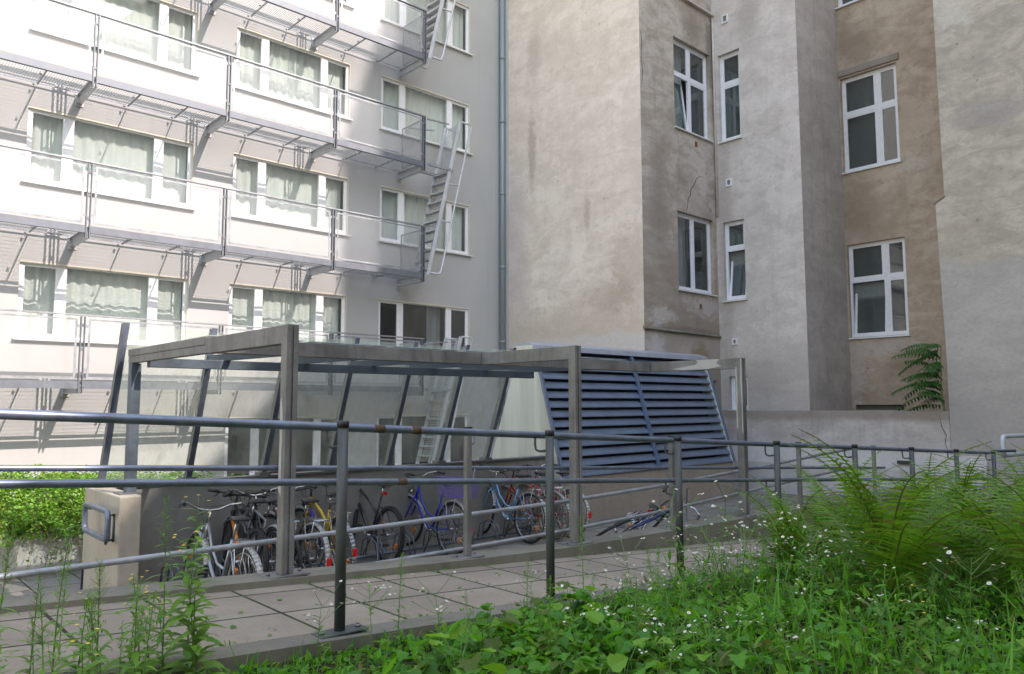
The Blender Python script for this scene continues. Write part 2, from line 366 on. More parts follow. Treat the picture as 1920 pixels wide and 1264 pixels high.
mx = t.n("MixShader"); mx.inputs[0].default_value = 0.25; t.l(df.outputs[0], mx.inputs[1]); t.l(tl.outputs[0], mx.inputs[2]); M['curtain'] = t.done(mx.outputs[0])
M['louvre'] = galv("blue_grey_louvre", (0.16, 0.21, 0.30), 0.36, 0.5, 0.15, 3, (0.2, 0.22, 0.26), 0.3)
M['galv_cap'] = galv('pale_hood_steel', (0.34, 0.37, 0.42), 0.45, 0.4, 0.12, 3, (0.2, 0.2, 0.2), 0.3)
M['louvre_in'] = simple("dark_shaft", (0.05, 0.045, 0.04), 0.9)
t = NT("cream_panel"); a = t.noise(t.map(t.pos(), (2, 2, 0.15)), 2.5, 5); c = t.mix(t.rng(a, 0.4, 0.72), (0.56, 0.57, 0.50), (0.42, 0.43, 0.36)); M['panel'] = t.done(t.bsdf(c, 0.55, 0.1))
M['concrete'] = concrete("yard_concrete", (0.22, 0.215, 0.205), 0.18, (0.13, 0.125, 0.115), 0.55)
M['pier'] = concrete("pier_concrete", (0.42, 0.365, 0.295), 0.12, (0.26, 0.23, 0.19), 0.4)
M['kerb'] = concrete("kerb_concrete", (0.19, 0.175, 0.14), 0.22, (0.10, 0.11, 0.07), 0.6)
M['base'] = concrete("brown_base_render", (0.32, 0.27, 0.22), 0.1, (0.22, 0.18, 0.15), 0.4)
M['plinth'] = concrete("pale_planter_concrete", (0.52, 0.51, 0.48), 0.1, (0.33, 0.31, 0.28), 0.3)
M['slab'] = slabs("path_slabs", (0.285, 0.236, 0.182), 0.5, 0.0, (0.07, 0.06))
M['yard'] = slabs("yard_slabs", (0.20, 0.182, 0.16), 0.5, 0.0, (0.2, 0.14))
t = NT("garden_soil"); a = t.noise(t.pos(), 3, 6, 0.7); b = t.noise(t.pos(), 25, 5, 0.7)
c = t.mix(t.rng(a, 0.4, 0.65), (0.045, 0.035, 0.022), (0.035, 0.055, 0.018)); c = t.mix(t.rng(b, 0.4, 0.7, 0, 0.5), c, (0.08, 0.065, 0.04)); M['soil'] = t.done(t.bsdf(c, 1, 0, t.bump(b, 0.8, 0.03), 0.1))
M['ground'] = simple("far_ground", (0.2, 0.19, 0.17), 0.9)

# ------------------------------------------------------------------ ground levels
def zpath(x): return max(-0.99 - 0.068 * x, -1.89)
def zkerb(x):
    pts = [(-30, 0.2), (0, -0.965), (3.85, -1.197), (5.0, -1.246), (6.57, -1.271), (8.5, -1.294), (12, -1.34), (30, -1.5)]
    if x < 0: return -0.965 - 0.06 * x
    for (a, b), (c, d) in zip(pts, pts[1:]):
        if a <= x <= c: return b + (d - b) * (x - a) / (c - a)
    return -1.4
def zsoil(x, y): return max(min(-1.03 - 0.066 * x, -0.85), -1.75) - 0.05 * max(0, min(1, (3.3 - y) / 2)) * 0.6
FLOOR = -1.92

MB().quad((-150, -150, -2.1), (150, -150, -2.1), (150, 150, -2.1), (-150, 150, -2.1)).build("ground", M['ground'])["kind"] = "structure"
m = MB(); m.box(-14, 4.8, FLOOR - 0.12, 19.0, 15.2, FLOOR); m.build("yard_floor", M['yard'])["kind"] = "structure"
xs = [-14 + 0.5 * i for i in range(56)]
def strip(mb, y0, y1, zf, zb=-2.05):
    for a, b in zip(xs, xs[1:]):
        mb.quad((a, y0, zf(a)), (b, y0, zf(b)), (b, y1, zf(b)), (a, y1, zf(a)))
        mb.quad((a, y0, zb), (b, y0, zb), (b, y0, zf(b)), (a, y0, zf(a)))
        mb.quad((a, y1, zb), (a, y1, zf(a)), (b, y1, zf(b)), (b, y1, zb))
m = MB(); strip(m, 3.44, 4.60, zpath); m.build("ramp_path", M['slab'], recalc=False)["kind"] = "structure"
m = MB(); strip(m, 4.60, 4.86, zkerb); m.build("path_kerb", M['kerb'], recalc=False)["kind"] = "structure"
m = MB(); strip(m, 3.27, 3.44, lambda x: zpath(x) + 0.012); m.build("edging_kerb", M['kerb'], recalc=False)["kind"] = "structure"
gx = np.linspace(-14, 15.4, 120); gy = np.linspace(-9.4, 3.27, 60)
V = []; F = []
for j, y in enumerate(gy):
    for i, x in enumerate(gx):
        V.append((x, y, zsoil(x, y) + 0.03 * math.sin(x * 3.1 + y * 1.7) * math.sin(y * 2.3 - x) - 0.02))
n = len(gx)
for j in range(len(gy) - 1):
    for i in range(n - 1): F.append((j*n+i, j*n+i+1, (j+1)*n+i+1, (j+1)*n+i))
npmesh("garden_soil", V, F, M['soil'], smooth=True)["kind"] = "structure"

# ------------------------------------------------------------------ walls with openings
def wall_face(mb, o, u, nrm, u0, u1, z0, z1, holes, depth):
    """vertical wall: point = o + u*U ; holes (ua,ub,za,zb); reveal goes along -nrm by depth"""
    o = Vector(o); u = Vector(u); nrm = Vector(nrm)
    us = sorted({u0, u1, *[h[0] for h in holes], *[h[1] for h in holes]}); zs = sorted({z0, z1, *[h[2] for h in holes], *[h[3] for h in holes]})
    P = lambda a, z, d=0: o + u * a + Vector((0, 0, z)) - nrm * d
    for a, b in zip(us, us[1:]):
        for c, d in zip(zs, zs[1:]):
            mu, mz = (a + b) / 2, (c + d) / 2
            if any(h[0] < mu < h[1] and h[2] < mz < h[3] for h in holes): continue
            mb.quad(P(a, c), P(b, c), P(b, d), P(a, d))
    for (a, b, c, d) in holes:
        mb.quad(P(a, c), P(a, c, depth), P(a, d, depth), P(a, d)); mb.quad(P(b, c), P(b, d), P(b, d, depth), P(b, c, depth))
        mb.quad(P(a, d), P(a, d, depth), P(b, d, depth), P(b, d)); mb.quad(P(a, c), P(b, c), P(b, c, depth), P(a, c, depth))

def frame_box(mb, P, a, b, c, d, w, d0, d1, mull=(), trans=()):
    """window frame in local (u,z,depth) space, P maps to world"""
    def bx(ua, ub, za, zb, e0, e1):
        vs = [P(x, z, e) for e in (e0, e1) for (x, z) in ((ua, za), (ub, za), (ub, zb), (ua, zb))]
        mb.add(vs, [(0,1,2,3),(7,6,5,4),(0,4,5,1),(1,5,6,2),(2,6,7,3),(3,7,4,0)])
    bx(a, a + w, c, d, d0, d1); bx(b - w, b, c, d, d0, d1); bx(a + w, b - w, c, c + w, d0, d1); bx(a + w, b - w, d - w, d, d0, d1)
    for (x, mw) in mull: bx(x - mw / 2, x + mw / 2, c + w, d - w, d0 + 0.004, d1 - 0.004)
    for (z, mw, ua, ub) in trans: bx(ua, ub, z - mw / 2, z + mw / 2, d0 + 0.007, d1 - 0.007)
    return bx
# ---- apartment block
apt = thing("apartment_building", "white rendered apartment block with rows of three part windows along the back of the yard", "building", (4, 15, -1.92))
COLS = [(2.46, 5.27), (6.07, 8.75), (9.59, 12.33)]
holes = []
for k in range(-1, 4):
    for ci, (a, b) in enumerate(COLS):
        if k == -1 and ci == 0: continue
        holes.append((a, b, 1.14 + 2.705 * k, 2.46 + 2.705 * k))
m = MB(); wall_face(m, (0, 15, 0), (1, 0, 0), (0, -1, 0), -16, 13.53, -2.0, 19, holes, 0.13)
m.quad((-16, 15, -2), (-16, 15, 19), (-16, 22, 19), (-16, 22, -2)); m.quad((-16, 22, -2), (-16, 22, 19), (13.53, 22, 19), (13.53, 22, -2))
m.quad((-16, 15, 19), (13.53, 15, 19), (13.53, 22, 19), (-16, 22, 19))
m.build("wall", M['white'], apt, recalc=False)
def apt_window(a, b, c, d, curtain, seed, dark=False):
    rr = random.Random(seed)
    P = lambda u, z, e: Vector((u, 15 + e, z))
    win = MB(); w = 0.05
    w1 = a + 0.06 + 0.50 + 0.06; w2 = b - 0.62
    bx = frame_box(win, P, a, b, c, d, w, 0.045, 0.115, ((w1 + 0.035, 0.135), (w2 - 0.035, 0.135)))
    # casement frames of the two side lights
    for (ua, ub) in ((a + w, w1 - 0.033), (w2 + 0.033, b - w)):
        for q in ((ua, ua + 0.035, c + w, d - w), (ub - 0.035, ub, c + w, d - w), (ua + 0.035, ub - 0.035, c + w, c + w + 0.035), (ua + 0.035, ub - 0.035, d - w - 0.035, d - w)):
            bx(q[0], q[1], q[2], q[3], 0.055, 0.10)
    f = win.build("window", M['pvc'], apt, recalc=True)
    g = MB()
    for (ua, ub, e) in ((a + 0.085, w1 - 0.068, 0.035), (w1 + 0.10, w2 - 0.10, 0.0), (w2 + 0.068, b - 0.085, 0.035)):
        g.box(ua - 0.01, 15.078, c + 0.045 + e, ub + 0.01, 15.084, d - 0.045 - e)
    g.build("pane", M['glass'] if not dark else M['dglass'], f)
    s = MB(); s.prism([(a - 0.05, 14.93, c - 0.045), (a - 0.05, 14.93, c - 0.012), (a - 0.05, 15.05, c + 0.006), (a - 0.05, 15.05, c - 0.03)], (b - a + 0.1, 0, 0)); s.build("sill", M['sill'], f)
    h = MB(); h.box(a + 0.002, 15.0, d - 0.03, b - 0.002, 15.043, d - 0.001); h.box(b - 0.022, 15.002, c + 0.012, b - 0.0015, 15.043, d - 0.032); h.build("reveal_trim", M['cream'], f)
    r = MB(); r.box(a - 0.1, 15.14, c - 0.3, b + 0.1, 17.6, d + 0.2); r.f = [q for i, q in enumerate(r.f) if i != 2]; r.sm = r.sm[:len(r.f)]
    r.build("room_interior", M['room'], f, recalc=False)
    if curtain:
        segs = [(a + 0.05, b - 0.05)] if curtain == 1 else [((a + b) / 2 + 0.2, b - 0.75)]
        cu = MB()
        for (ua, ub) in segs:
            n = int((ub - ua) / 0.018); ph = rr.random() * 6; lam = rr.uniform(0.17, 0.24)
            top = []; 
            for i in range(n + 1):
                u = ua + (ub - ua) * i / n
                am = 0.018 + 0.008 * math.sin(u * 2.1 + ph)
                y = 15.26 + am * math.sin(2 * math.pi * u / lam + ph + 0.8 * math.sin(u * 1.9 + ph))
                top.append((u, y))
            for (p0, p1) in zip(top, top[1:]):
                cu.add([(p0[0], p0[1], c - 0.05), (p1[0], p1[1], c - 0.05), (p1[0], 15.26 + (p1[1]-15.26)*0.7, d + 0.02), (p0[0], 15.26 + (p0[1]-15.26)*0.7, d + 0.02)], [(0, 1, 2, 3)], True)
        cu.build("curtain", M['curtain'], f, recalc=False)
for k in range(-1, 4):
    for ci, (a, b) in enumerate(COLS):
        if k == -1 and ci == 0: continue
        cur = 1
        if k == -1: cur = 0
        if k == 0 and ci == 2: cur = 2
        apt_window(a, b, 1.14 + 2.705 * k, 2.46 + 2.705 * k, cur, 100 + k * 7 + ci, dark=(cur != 1))
m = MB()
m.tube([(13.37, 14.88, -1.9), (13.37, 14.88, 13.5)], 0.065, 14)
for z in (-0.4, 1.6, 3.6, 5.6, 7.6, 9.4): m.tube([(13.37, 14.88, z), (13.37, 14.88, z + 0.07)], 0.076, 14)
t = NT("grey_downpipe"); M['pipe'] = t.done(t.bsdf((0.25, 0.29, 0.31), 0.45, 0.2))
m.build("drainpipe", M['pipe'], apt)
m = MB()   # narrow corner strip beside the downpipe
m.box(13.45, 14.80, -1.9, 13.527, 14.997, 13.5); m.build("corner_strip", M['white'], apt)

# ---- galleries
def mesh_panel_data(w, h, cell_w=0.030, cell_h=0.050, t=0.0020):
    """expanded metal: two families of diagonal strands clipped to the rectangle, in x-z plane"""
    V = []; F = []
    k = cell_h / cell_w
    def strand(p, q):
        d = Vector((q[0] - p[0], 0, q[1] - p[1])).normalized(); nrm = Vector((-d.z, 0, d.x)) * t / 2
        b = len(V); e = Vector((0, t * 0.5, 0))
        for c in (Vector((p[0], 0, p[1])), Vector((q[0], 0, q[1]))):
            for s1, s2 in ((-1,-1),(1,-1),(1,1),(-1,1)): V.append(c + nrm * s1 + e * s2)
        for f in ((0,1,5,4),(1,2,6,5),(2,3,7,6),(3,0,4,7)): F.append(tuple(i + b for i in f))
    n = int((w + h / k) / cell_w) + 2
    for i in range(n):
        x0 = -h / k + i * cell_w         # rising strand z = k (x-x0)
        xa, xb = max(0, x0), min(w, x0 + h / k)
        if xb > xa + 1e-4:
            strand((xa, k * (xa - x0)), (xb, k * (xb - x0)))
            strand((w - xa, k * (xa - x0)), (w - xb, k * (xb - x0)))
    return np.array(V), np.array(F)
PW = 2.3 - 0.16
mpV, mpF = mesh_panel_data(PW - 0.06, 0.94)
mp_mesh = None
sideV, sideF = mesh_panel_data(0.78, 0.94)
POSTX = [-3.67, -1.37, 0.93, 3.23, 5.53, 7.82, 10.12]
YB = 14.0
grate_mesh = None
def gallery(z0, label):
    global mp_mesh, grate_mesh
    root = thing("escape_balcony", label, "balcony", (POSTX[3], YB, z0), "steel galleries along the white block")
    for x in POSTX:
        p = MB()
        p.box(x - 0.036, YB - 0.035, z0, x - 0.020, YB + 0.035, z0 + 1.27); p.box(x + 0.020, YB - 0.035, z0, x + 0.036, YB + 0.035, z0 + 1.27)
        for z in (z0 + 0.3, z0 + 0.7, z0 + 1.1): p.box(x - 0.0195, YB - 0.02, z, x + 0.0195, YB + 0.02, z + 0.05)
        p.build("post", M['gpost'], root)
        b = MB()
        b.box(x - 0.045, YB + 0.04, z0, x + 0.045, 14.995, z0 + 0.012); b.box(x - 0.045, YB + 0.04, z0 + 0.148, x + 0.045, 14.995, z0 + 0.16); b.box(x - 0.006, YB + 0.041, z0 + 0.012, x + 0.006, 14.994, z0 + 0.148)
        b.box(x - 0.07, 14.98, z0 - 0.05, x + 0.07, 14.9985, z0 + 0.21)
        b.build("bracket", M['whitesteel'], root)
    for xa, xb in zip(POSTX, POSTX[1:]):
        e = MB(); e.box(xa + 0.045, YB - 0.03, z0 + 0.075, xb - 0.045, YB - 0.022, z0 + 0.2); e.box(xa + 0.045, YB - 0.022, z0 + 0.075, xb - 0.045, YB + 0.03, z0 + 0.083)
        e.build("edge_beam", M['gpost'], root)
        f = MB(); za, zb = z0 + 0.235, z0 + 1.235; a, b = xa + 0.08, xb - 0.08
        yy = YB - 0.012
        f.box(a, yy - 0.004, za, a + 0.035, yy + 0.004, zb); f.box(b - 0.035, yy - 0.004, za, b, yy + 0.004, zb)
        f.box(a + 0.035, yy - 0.004, za, b - 0.035, yy + 0.004, za + 0.035); f.box(a + 0.035, yy - 0.004, zb - 0.03, b - 0.035, yy + 0.004, zb)
        for z in (za + 0.12, zb - 0.15):
            f.box(xa + 0.038, yy - 0.003, z, a - 0.001, yy + 0.003, z + 0.05); f.box(b + 0.001, yy - 0.003, z, xb - 0.038, yy + 0.003, z + 0.05)
        fo = f.build("railing_panel", M['galv'], root)
        if mp_mesh is None:
            mo = npmesh("mesh_infill", mpV, mpF, M['whitesteel']); mp_mesh = mo.data
        else:
            mo = bpy.data.objects.new("mesh_infill", mp_mesh); COL.objects.link(mo)
        mo.parent = fo; mo.location = Vector((a + 0.03, yy, za + 0.03)) - org(root)
    h = MB(); h.box(POSTX[0], YB - 0.035, z0 + 1.28, POSTX[-1] + 0.04, YB + 0.035, z0 + 1.305); h.build("handrail", M['galv'], root)
    # floor grating, real bars
    if grate_mesh is None:
        gv = []; gf = []
        def bx(x0, y0, za, x1, y1, zb):
            b = len(gv)
            gv.extend([(x0,y0,za),(x1,y0,za),(x1,y1,za),(x0,y1,za),(x0,y0,zb),(x1,y0,zb),(x1,y1,zb),(x0,y1,zb)])
            gf.extend([tuple(i + b for i in f) for f in ((0,3,2,1),(4,5,6,7),(0,1,5,4),(1,2,6,5),(2,3,7,6),(3,0,4,7))])
        x0, x1 = POSTX[0], POSTX[-1]; n = int((x1 - x0) / 0.040)
        for i in range(n + 1):
            x = x0 + (x1 - x0) * i / n; bx(x - 0.0012, 0.045, -0.008, x + 0.0012, 0.93, 0)
        y = 0.05
        while y < 0.93:
            bx(x0, y - 0.0016, -0.004, x1, y + 0.0016, -0.001); y += 0.066
        bx(x0, 0.036, -0.026, x1, 0.042, 0.002); bx(x0, 0.931, -0.026, x1, 0.937, 0.002)
        for px in POSTX[:-1]:
            bx(px + 0.78, 0.045, -0.05, px + 0.80, 0.93, -0.025); bx(px + 1.62, 0.045, -0.05, px + 1.64, 0.93, -0.025)
        go = npmesh("floor_grating", np.array(gv), np.array(gf), M['galv']); grate_mesh = go.data
    else:
        go = bpy.data.objects.new("floor_grating", grate_mesh); COL.objects.link(go)
    go.parent = root; go.location = Vector((0, YB, z0 + 0.19)) - org(root)
    for px in POSTX[:-1]:
        for dx in (0.70, 1.55):
            for y in (14.3, 14.86): cl = MB(); cl.box(px + dx, y, z0 + 0.118, px + dx + 0.035, y + 0.05, z0 + 0.135); cl.tube([(px + dx + 0.017, y + 0.025, z0 + 0.10), (px + dx + 0.017, y + 0.025, z0 + 0.165)], 0.008, 6); cl.build("grating_clip", M['galv'], root)
    # closed gallery end
    s = MB(); x = POSTX[-1] + 0.005; za, zb = z0 + 0.235, z0 + 1.235
    for (ya, yb, c, d) in ((14.05, 14.085, za, zb), (14.865, 14.90, za, zb), (14.085, 14.865, za, za + 0.035), (14.085, 14.865, zb - 0.03, zb)): s.box(x - 0.004, ya, c, x + 0.004, yb, d)
    so = s.build("end_panel", M['galv'], root)
    V2 = np.stack([np.full(len(sideV), x) + sideV[:, 1], 14.085 + sideV[:, 0], za + 0.03 + sideV[:, 2]], 1)
    npmesh("mesh_infill", V2, sideF, M['galv'], so)
    e = MB(); e.box(x - 0.03, YB + 0.04, z0 + 0.163, x + 0.03, 14.97, z0 + 0.172); e.build("end_beam", M['galv'], root)
    return root
gallery(0.19, "lowest steel escape gallery seen through the shelter glass along the white block")
gallery(2.79, "steel escape gallery just above the ground floor windows of the white block")
gallery(5.40, "third steel escape gallery from the ground with a ladder at its right end")
gallery(7.97, "topmost steel escape gallery cut by the top edge of the photo")

def ladder(zt, zb, label):
    """steep ship ladder from gallery level zt (walk) down to zb"""
    L = thing("escape_ladder", label, "ladder", (10.3, YB, zb), "steep ladders at the gallery ends")
    xt, xb = 10.86, 10.22; y0, y1 = 13.93, 14.50
    T = lambda f, y, dx=0, dz=0: Vector((xb + (xt - xb) * f + dx, y, zb + (zt - zb) * f + dz))
    ftop = 1.0 + 1.2 / (zt - zb)
    for y in (y0, y1):
        s = MB(); s.bar(T(0, y), T(ftop, y), 0.016, 0.10, (1, 0, 0.2)); s.bar(T(0, y, 0.02), T(ftop, y, 0.02), 0.06, 0.008, (1, 0, 0.2)); s.build("stringer", M['whitesteel'], L)
    tr = MB(); n = 11
    for i in range(n):
        f = (i + 0.6) / n
        p = T(f, y0 + 0.01); q = T(f, y1 - 0.01)
        tr.bar(p, q, 0.14, 0.006); tr.bar(p + Vector((0.07, 0, -0.012)), q + Vector((0.07, 0, -0.012)), 0.005, 0.03); tr.bar(p - Vector((0.07, 0, 0.012)), q - Vector((0.07, 0, 0.012)), 0.005, 0.03)
    tr.build("tread", M['whitesteel'], L)
    bk = MB()
    for i in range(70):
        f = 0.33 + (i + 0.5) / 70 * (ftop - 0.33)
        bk.bar(T(f, y0 + 0.008, 0.075), T(f, y1 - 0.008, 0.075), 0.005, 0.018)
    bk.build("back_slats", M['whitesteel'], L)
    for y in (y0 - 0.01, y1 + 0.01):
        hr = MB(); hr.tube([T(0.02, y, 0.04), T(0.02, y, 0.30), T(0.06, y, 0.34), T(ftop - 0.02, y, 0.34), T(ftop, y, 0.30), T(ftop, y, 0.02)], 0.026, 8)
        hr.tube([T(0.5, y, 0.03), T(0.5, y, 0.34)], 0.016, 8)
        hr.tube([T(0.85, y, 0.03), T(0.85, y, 0.34)], 0.016, 8)
        hr.build("handrail", M['whitesteel'], L)
    br = MB(); zz = zt + 1.02
    br.bar((10.17, y0, zz), (10.80, y0, zz + 0.03), 0.03, 0.03); br.bar((10.17, y1 + 0.2, zz), (10.80, y1, zz + 0.03), 0.03, 0.03)
    br.bar((10.20, y0, zt - 0.05), (10.9, y0, zt - 0.05), 0.05, 0.06); br.bar((10.2, y1, zt - 0.05), (10.9, y1, zt - 0.05), 0.05, 0.06); br.bar((10.9, y0 - 0.02, zt - 0.05), (10.9, y1 + 0.02, zt - 0.05), 0.05, 0.06)
    br.build("landing_bracket", M['galv'], L)
ladder(5.60, 2.95, "pale steel escape ladder between the second and third galleries at the right end")
ladder(8.17 + 2.65, 8.10, "pale steel escape ladder at the top of the photo above the topmost gallery")
ladder(0.38, FLOOR, "steel escape ladder from the lowest gallery to the yard behind the shelter glass")

# ---- old building
old = thing("old_building", "old plastered courtyard building with stained walls and tall white windows", "building", (15, 10.34, -1.92))
H = 17.0
def face(mat, o, u, nrm, u0, u1, holes, name="wall", z0=-2.0, z1=H, depth=0.16):
    m = MB(); wall_face(m, o, u, nrm, u0, u1, z0, z1, holes, depth); return m.build(name, mat, old, recalc=False)
YV1, XU1, XU2, YV2, XU3 = 10.336, 13.53, 16.57, 8.07, 18.76
face(M['firewall'], (XU1, 0, 0), (0, 1, 0), (-1, 0, 0), YV1, 21, [])
hB = [(14.86, 16.42, 6.64, 8.90), (14.88, 16.41, 2.70, 4.58), (14.9, 16.4, -0.5, 0.56)]
face(M['dark_side'], (0, YV1, 0), (1, 0, 0), (0, -1, 0), XU1, XU2, hB)
hC = [(9.57, 10.17, 6.60, 8.87), (9.57, 10.16, 2.55, 4.52), (9.6, 10.1, -0.15, 0.66)]
vents = [(9.85, 10.02, 9.66, 9.88), (9.87, 10.03, 5.41, 5.60), (9.84, 9.98, 1.43, 1.59)]
face(M['lilac'], (XU2, 0, 0), (0, 1, 0), (-1, 0, 0), YV2, YV1, hC)
face(M['taupe'], (0, YV2, 0), (1, 0, 0), (0, -1, 0), XU2, XU3, [])
hE = [(6.68, 8.03, 5.77, 8.20), (6.67, 8.03, 1.61, 3.92), (6.68, 8.03, 10.1, 12.4)]
face(M['brown'], (XU3, 0, 0), (0, 1, 0), (-1, 0, 0), -3, YV2, hE + [(6.85, 7.97, -0.16, -0.04)])
MB().box(18.9, 6.7, -0.3, 19.2, 8.1, 0.1).build("vent_slot", M['room'], old)
m = MB(); m.quad((XU1, YV1, H), (XU2, YV1, H), (XU2, 21, H), (XU1, 21, H)); m.quad((XU2, YV2, H), (XU3, YV2, H), (XU3, 21, H), (XU2, 21, H)); m.quad((XU3, -3, H), (26, -3, H), (26, 21, H), (XU3, 21, H))
m.quad((26, -3, -2), (26, 21, -2), (26, 21, H), (26, -3, H)); m.build("roof", M['taupe'], old, recalc=False)

def old_window(o, u, nrm, rect, kind, seed=0, open_leaf=None, gap=0.0):
    o = Vector(o); u = Vector(u); nrm = Vector(nrm); a, b, c, d = rect
    P = lambda q, z, e: o + u * q + Vector((0, 0, z)) - nrm * e
    w = 0.055; d0, d1 = 0.10, 0.165
    fm = MB(); wm = a + (b - a) * 0.5
    leaves = []
    if kind == 'four':
        zt = c + (d - c) * 0.62
        wm = a + (b - a) * (0.36 if gap else 0.5) if False else wm
        bx = frame_box(fm, P, a, b, c, d, w, d0, d1, ((wm, 0.09),), ((zt, 0.09, a + w, b - w),))
        leaves = [(a + w, wm - 0.045, c + w, zt - 0.045), (wm + 0.045, b - w, c + w, zt - 0.045), (a + w, wm - 0.045, zt + 0.045, d - w), (wm + 0.045, b - w, zt + 0.045, d - w)]
    elif kind == 'four_wide':
        zt = c + (d - c) * 0.61; wm = a + (b - a) * 0.36
        bx = frame_box(fm, P, a, b, c, d, w, d0, d1, ((wm, 0.10),), ((zt, 0.10, a + w, b - w),))
        leaves = [(a + w, wm - 0.05, c + w, zt - 0.05), (wm + 0.05, b - w, c + w, zt - 0.05), (a + w, wm - 0.05, zt + 0.05, d - w), (wm + 0.05, b - w, zt + 0.05, d - w)]
    elif kind == 'two':
        bx = frame_box(fm, P, a, b, c, d, w, d0, d1, ((wm, 0.07),))
        leaves = [(a + w, wm - 0.035, c + w, d - w), (wm + 0.035, b - w, c + w, d - w)]
    elif kind == 'narrow':
        zt = c + (d - c) * 0.65
        bx = frame_box(fm, P, a, b, c, d, w, d0, d1, (), ((zt, 0.10, a + w, b - w),))
        leaves = [(a + w, b - w, c + w, zt - 0.05), (a + w, b - w, zt + 0.05, d - w)]
    else:
        bx = frame_box(fm, P, a, b, c, d, w, d0, d1)
        leaves = [(a + w, b - w, c + w, d - w)]
    for i, (p, q, r, s) in enumerate(leaves):
        if i == open_leaf: continue
        for (x0, x1, z0, z1) in ((p, p + 0.04, r, s), (q - 0.04, q, r, s), (p + 0.04, q - 0.04, r, r + 0.04), (p + 0.04, q - 0.04, s - 0.04, s)): bx(x0, x1, z0, z1, d0 + 0.012, d1 - 0.012)
    fo = fm.build("window", M['oldpvc'], old)
    g = MB()
    for i, (p, q, r, s) in enumerate(leaves):
        if i == open_leaf: continue
        vs = [P(x, z, e) for e in (0.13, 0.136) for (x, z) in ((p + 0.03, r + 0.03), (q - 0.03, r + 0.03), (q - 0.03, s - 0.03), (p + 0.03, s - 0.03))]
        g.add(vs, [(0,1,2,3),(7,6,5,4),(0,4,5,1),(1,5,6,2),(2,6,7,3),(3,7,4,0)])
    g.build("pane", M['dglass'], fo)
    if open_leaf is not None:    # tilted inwards at the top
        p, q, r, s = leaves[open_leaf]; tl = 0.16
        Q = lambda x, z, e: P(x, z, e + 0.02 + tl * (z - r) / (s - r))
        om = MB()
        def bq(x0, x1, z0, z1, e0, e1):
            vs = [Q(x, z, e) for e in (e0, e1) for (x, z) in ((x0, z0), (x1, z0), (x1, z1), (x0, z1))]
            om.add(vs, [(0,1,2,3),(7,6,5,4),(0,4,5,1),(1,5,6,2),(2,6,7,3),(3,7,4,0)])
        for z in ((p, p + 0.05, r, s), (q - 0.05, q, r, s), (p + 0.05, q - 0.05, r, r + 0.05), (p + 0.05, q - 0.05, s - 0.05, s)): bq(*z, 0.11, 0.155)
        lo = om.build("open_casement", M['oldpvc'], fo)
        gm = MB(); vs = [Q(x, z, e) for e in (0.125, 0.131) for (x, z) in ((p + 0.04, r + 0.04), (q - 0.04, r + 0.04), (q - 0.04, s - 0.04), (p + 0.04, s - 0.04))]
        gm.add(vs, [(0,1,2,3),(7,6,5,4),(0,4,5,1),(1,5,6,2),(2,6,7,3),(3,7,4,0)]); gm.build("pane", M['dglass'], fo)
    sm = MB()
    vs = []
    for q in (a - 0.03, b + 0.03): vs += [P(q, c - 0.05, -0.06), P(q, c - 0.02, -0.06), P(q, c + 0.01, 0.099), P(q, c - 0.03, 0.099)]
    sm.add(vs, [(0,1,2,3),(7,6,5,4),(0,4,5,1),(1,5,6,2),(2,6,7,3),(3,7,4,0)]); sm.build("sill", M['oldpvc'] if kind == 'four_wide' else M['sill'], fo)
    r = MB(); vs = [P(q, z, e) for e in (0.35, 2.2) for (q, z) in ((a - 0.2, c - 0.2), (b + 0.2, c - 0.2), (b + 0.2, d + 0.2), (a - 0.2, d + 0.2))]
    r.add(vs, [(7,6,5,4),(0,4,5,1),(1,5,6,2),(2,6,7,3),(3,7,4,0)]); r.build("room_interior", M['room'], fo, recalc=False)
    if kind in ('four_wide', 'narrow'):
        bl = MB(); k = 0.30
        ua, ub = (a, b) if kind == 'narrow' else (wm, b)
        bl.add([P(ua - 0.05, c - 0.1, 0.26), P(ub + 0.05, c - 0.1, 0.26), P(ub + 0.05, d + 0.1, 0.26), P(ua - 0.05, d + 0.1, 0.26)], [(0, 1, 2, 3)]); bl.build("blind", M['blind'], fo, recalc=False)
    if kind in ('four', 'two'):
        cu = MB(); n = 40; prev = None
        for i in range(n + 1):
            q = a + (wm - a) * i / n; e = 0.34 + 0.025 * math.sin(q * 38)
            cur = (P(q, c - 0.05, e), P(q, d + 0.05, e))
            if prev: cu.add([prev[0], cur[0], cur[1], prev[1]], [(0, 1, 2, 3)], True)
            prev = cur
        cu.build("curtain", M['curtain'], fo, recalc=False)
oB = ((0, YV1, 0), (1, 0, 0), (0, -1, 0)); oC = ((XU2, 0, 0), (0, 1, 0), (-1, 0, 0)); oE = ((XU3, 0, 0), (0, 1, 0), (-1, 0, 0))
old_window(*oB, hB[0], 'four', 1, 0); old_window(*oB, hB[1], 'two', 2); old_window(*oB, hB[2], 'one', 3)
old_window(*oC, hC[0], 'narrow', 4); old_window(*oC, hC[1], 'narrow', 5, 0); old_window(*oC, hC[2], 'one', 6)
old_window(*oE, hE[0], 'four_wide', 7); old_window(*oE, hE[1], 'four_wide', 8, 1); old_window(*oE, hE[2], 'four_wide', 9)
for (a, b, c, d) in vents:
    v = MB()
    for q in ((a, a + 0.035, c, d), (b - 0.035, b, c, d), (a + 0.035, b - 0.035, c, c + 0.035), (a + 0.035, b - 0.035, d - 0.035, d)): v.box(XU2 - 0.03, q[0], q[2], XU2 + 0.005, q[1], q[3])
    vo = v.build("wall_vent", M['oldpvc'], old)
    MB().box(XU2 - 0.008, a + 0.035, c + 0.035, XU2 + 0.004, b - 0.035, d - 0.035).build("vent_grille", M['blind'], vo)
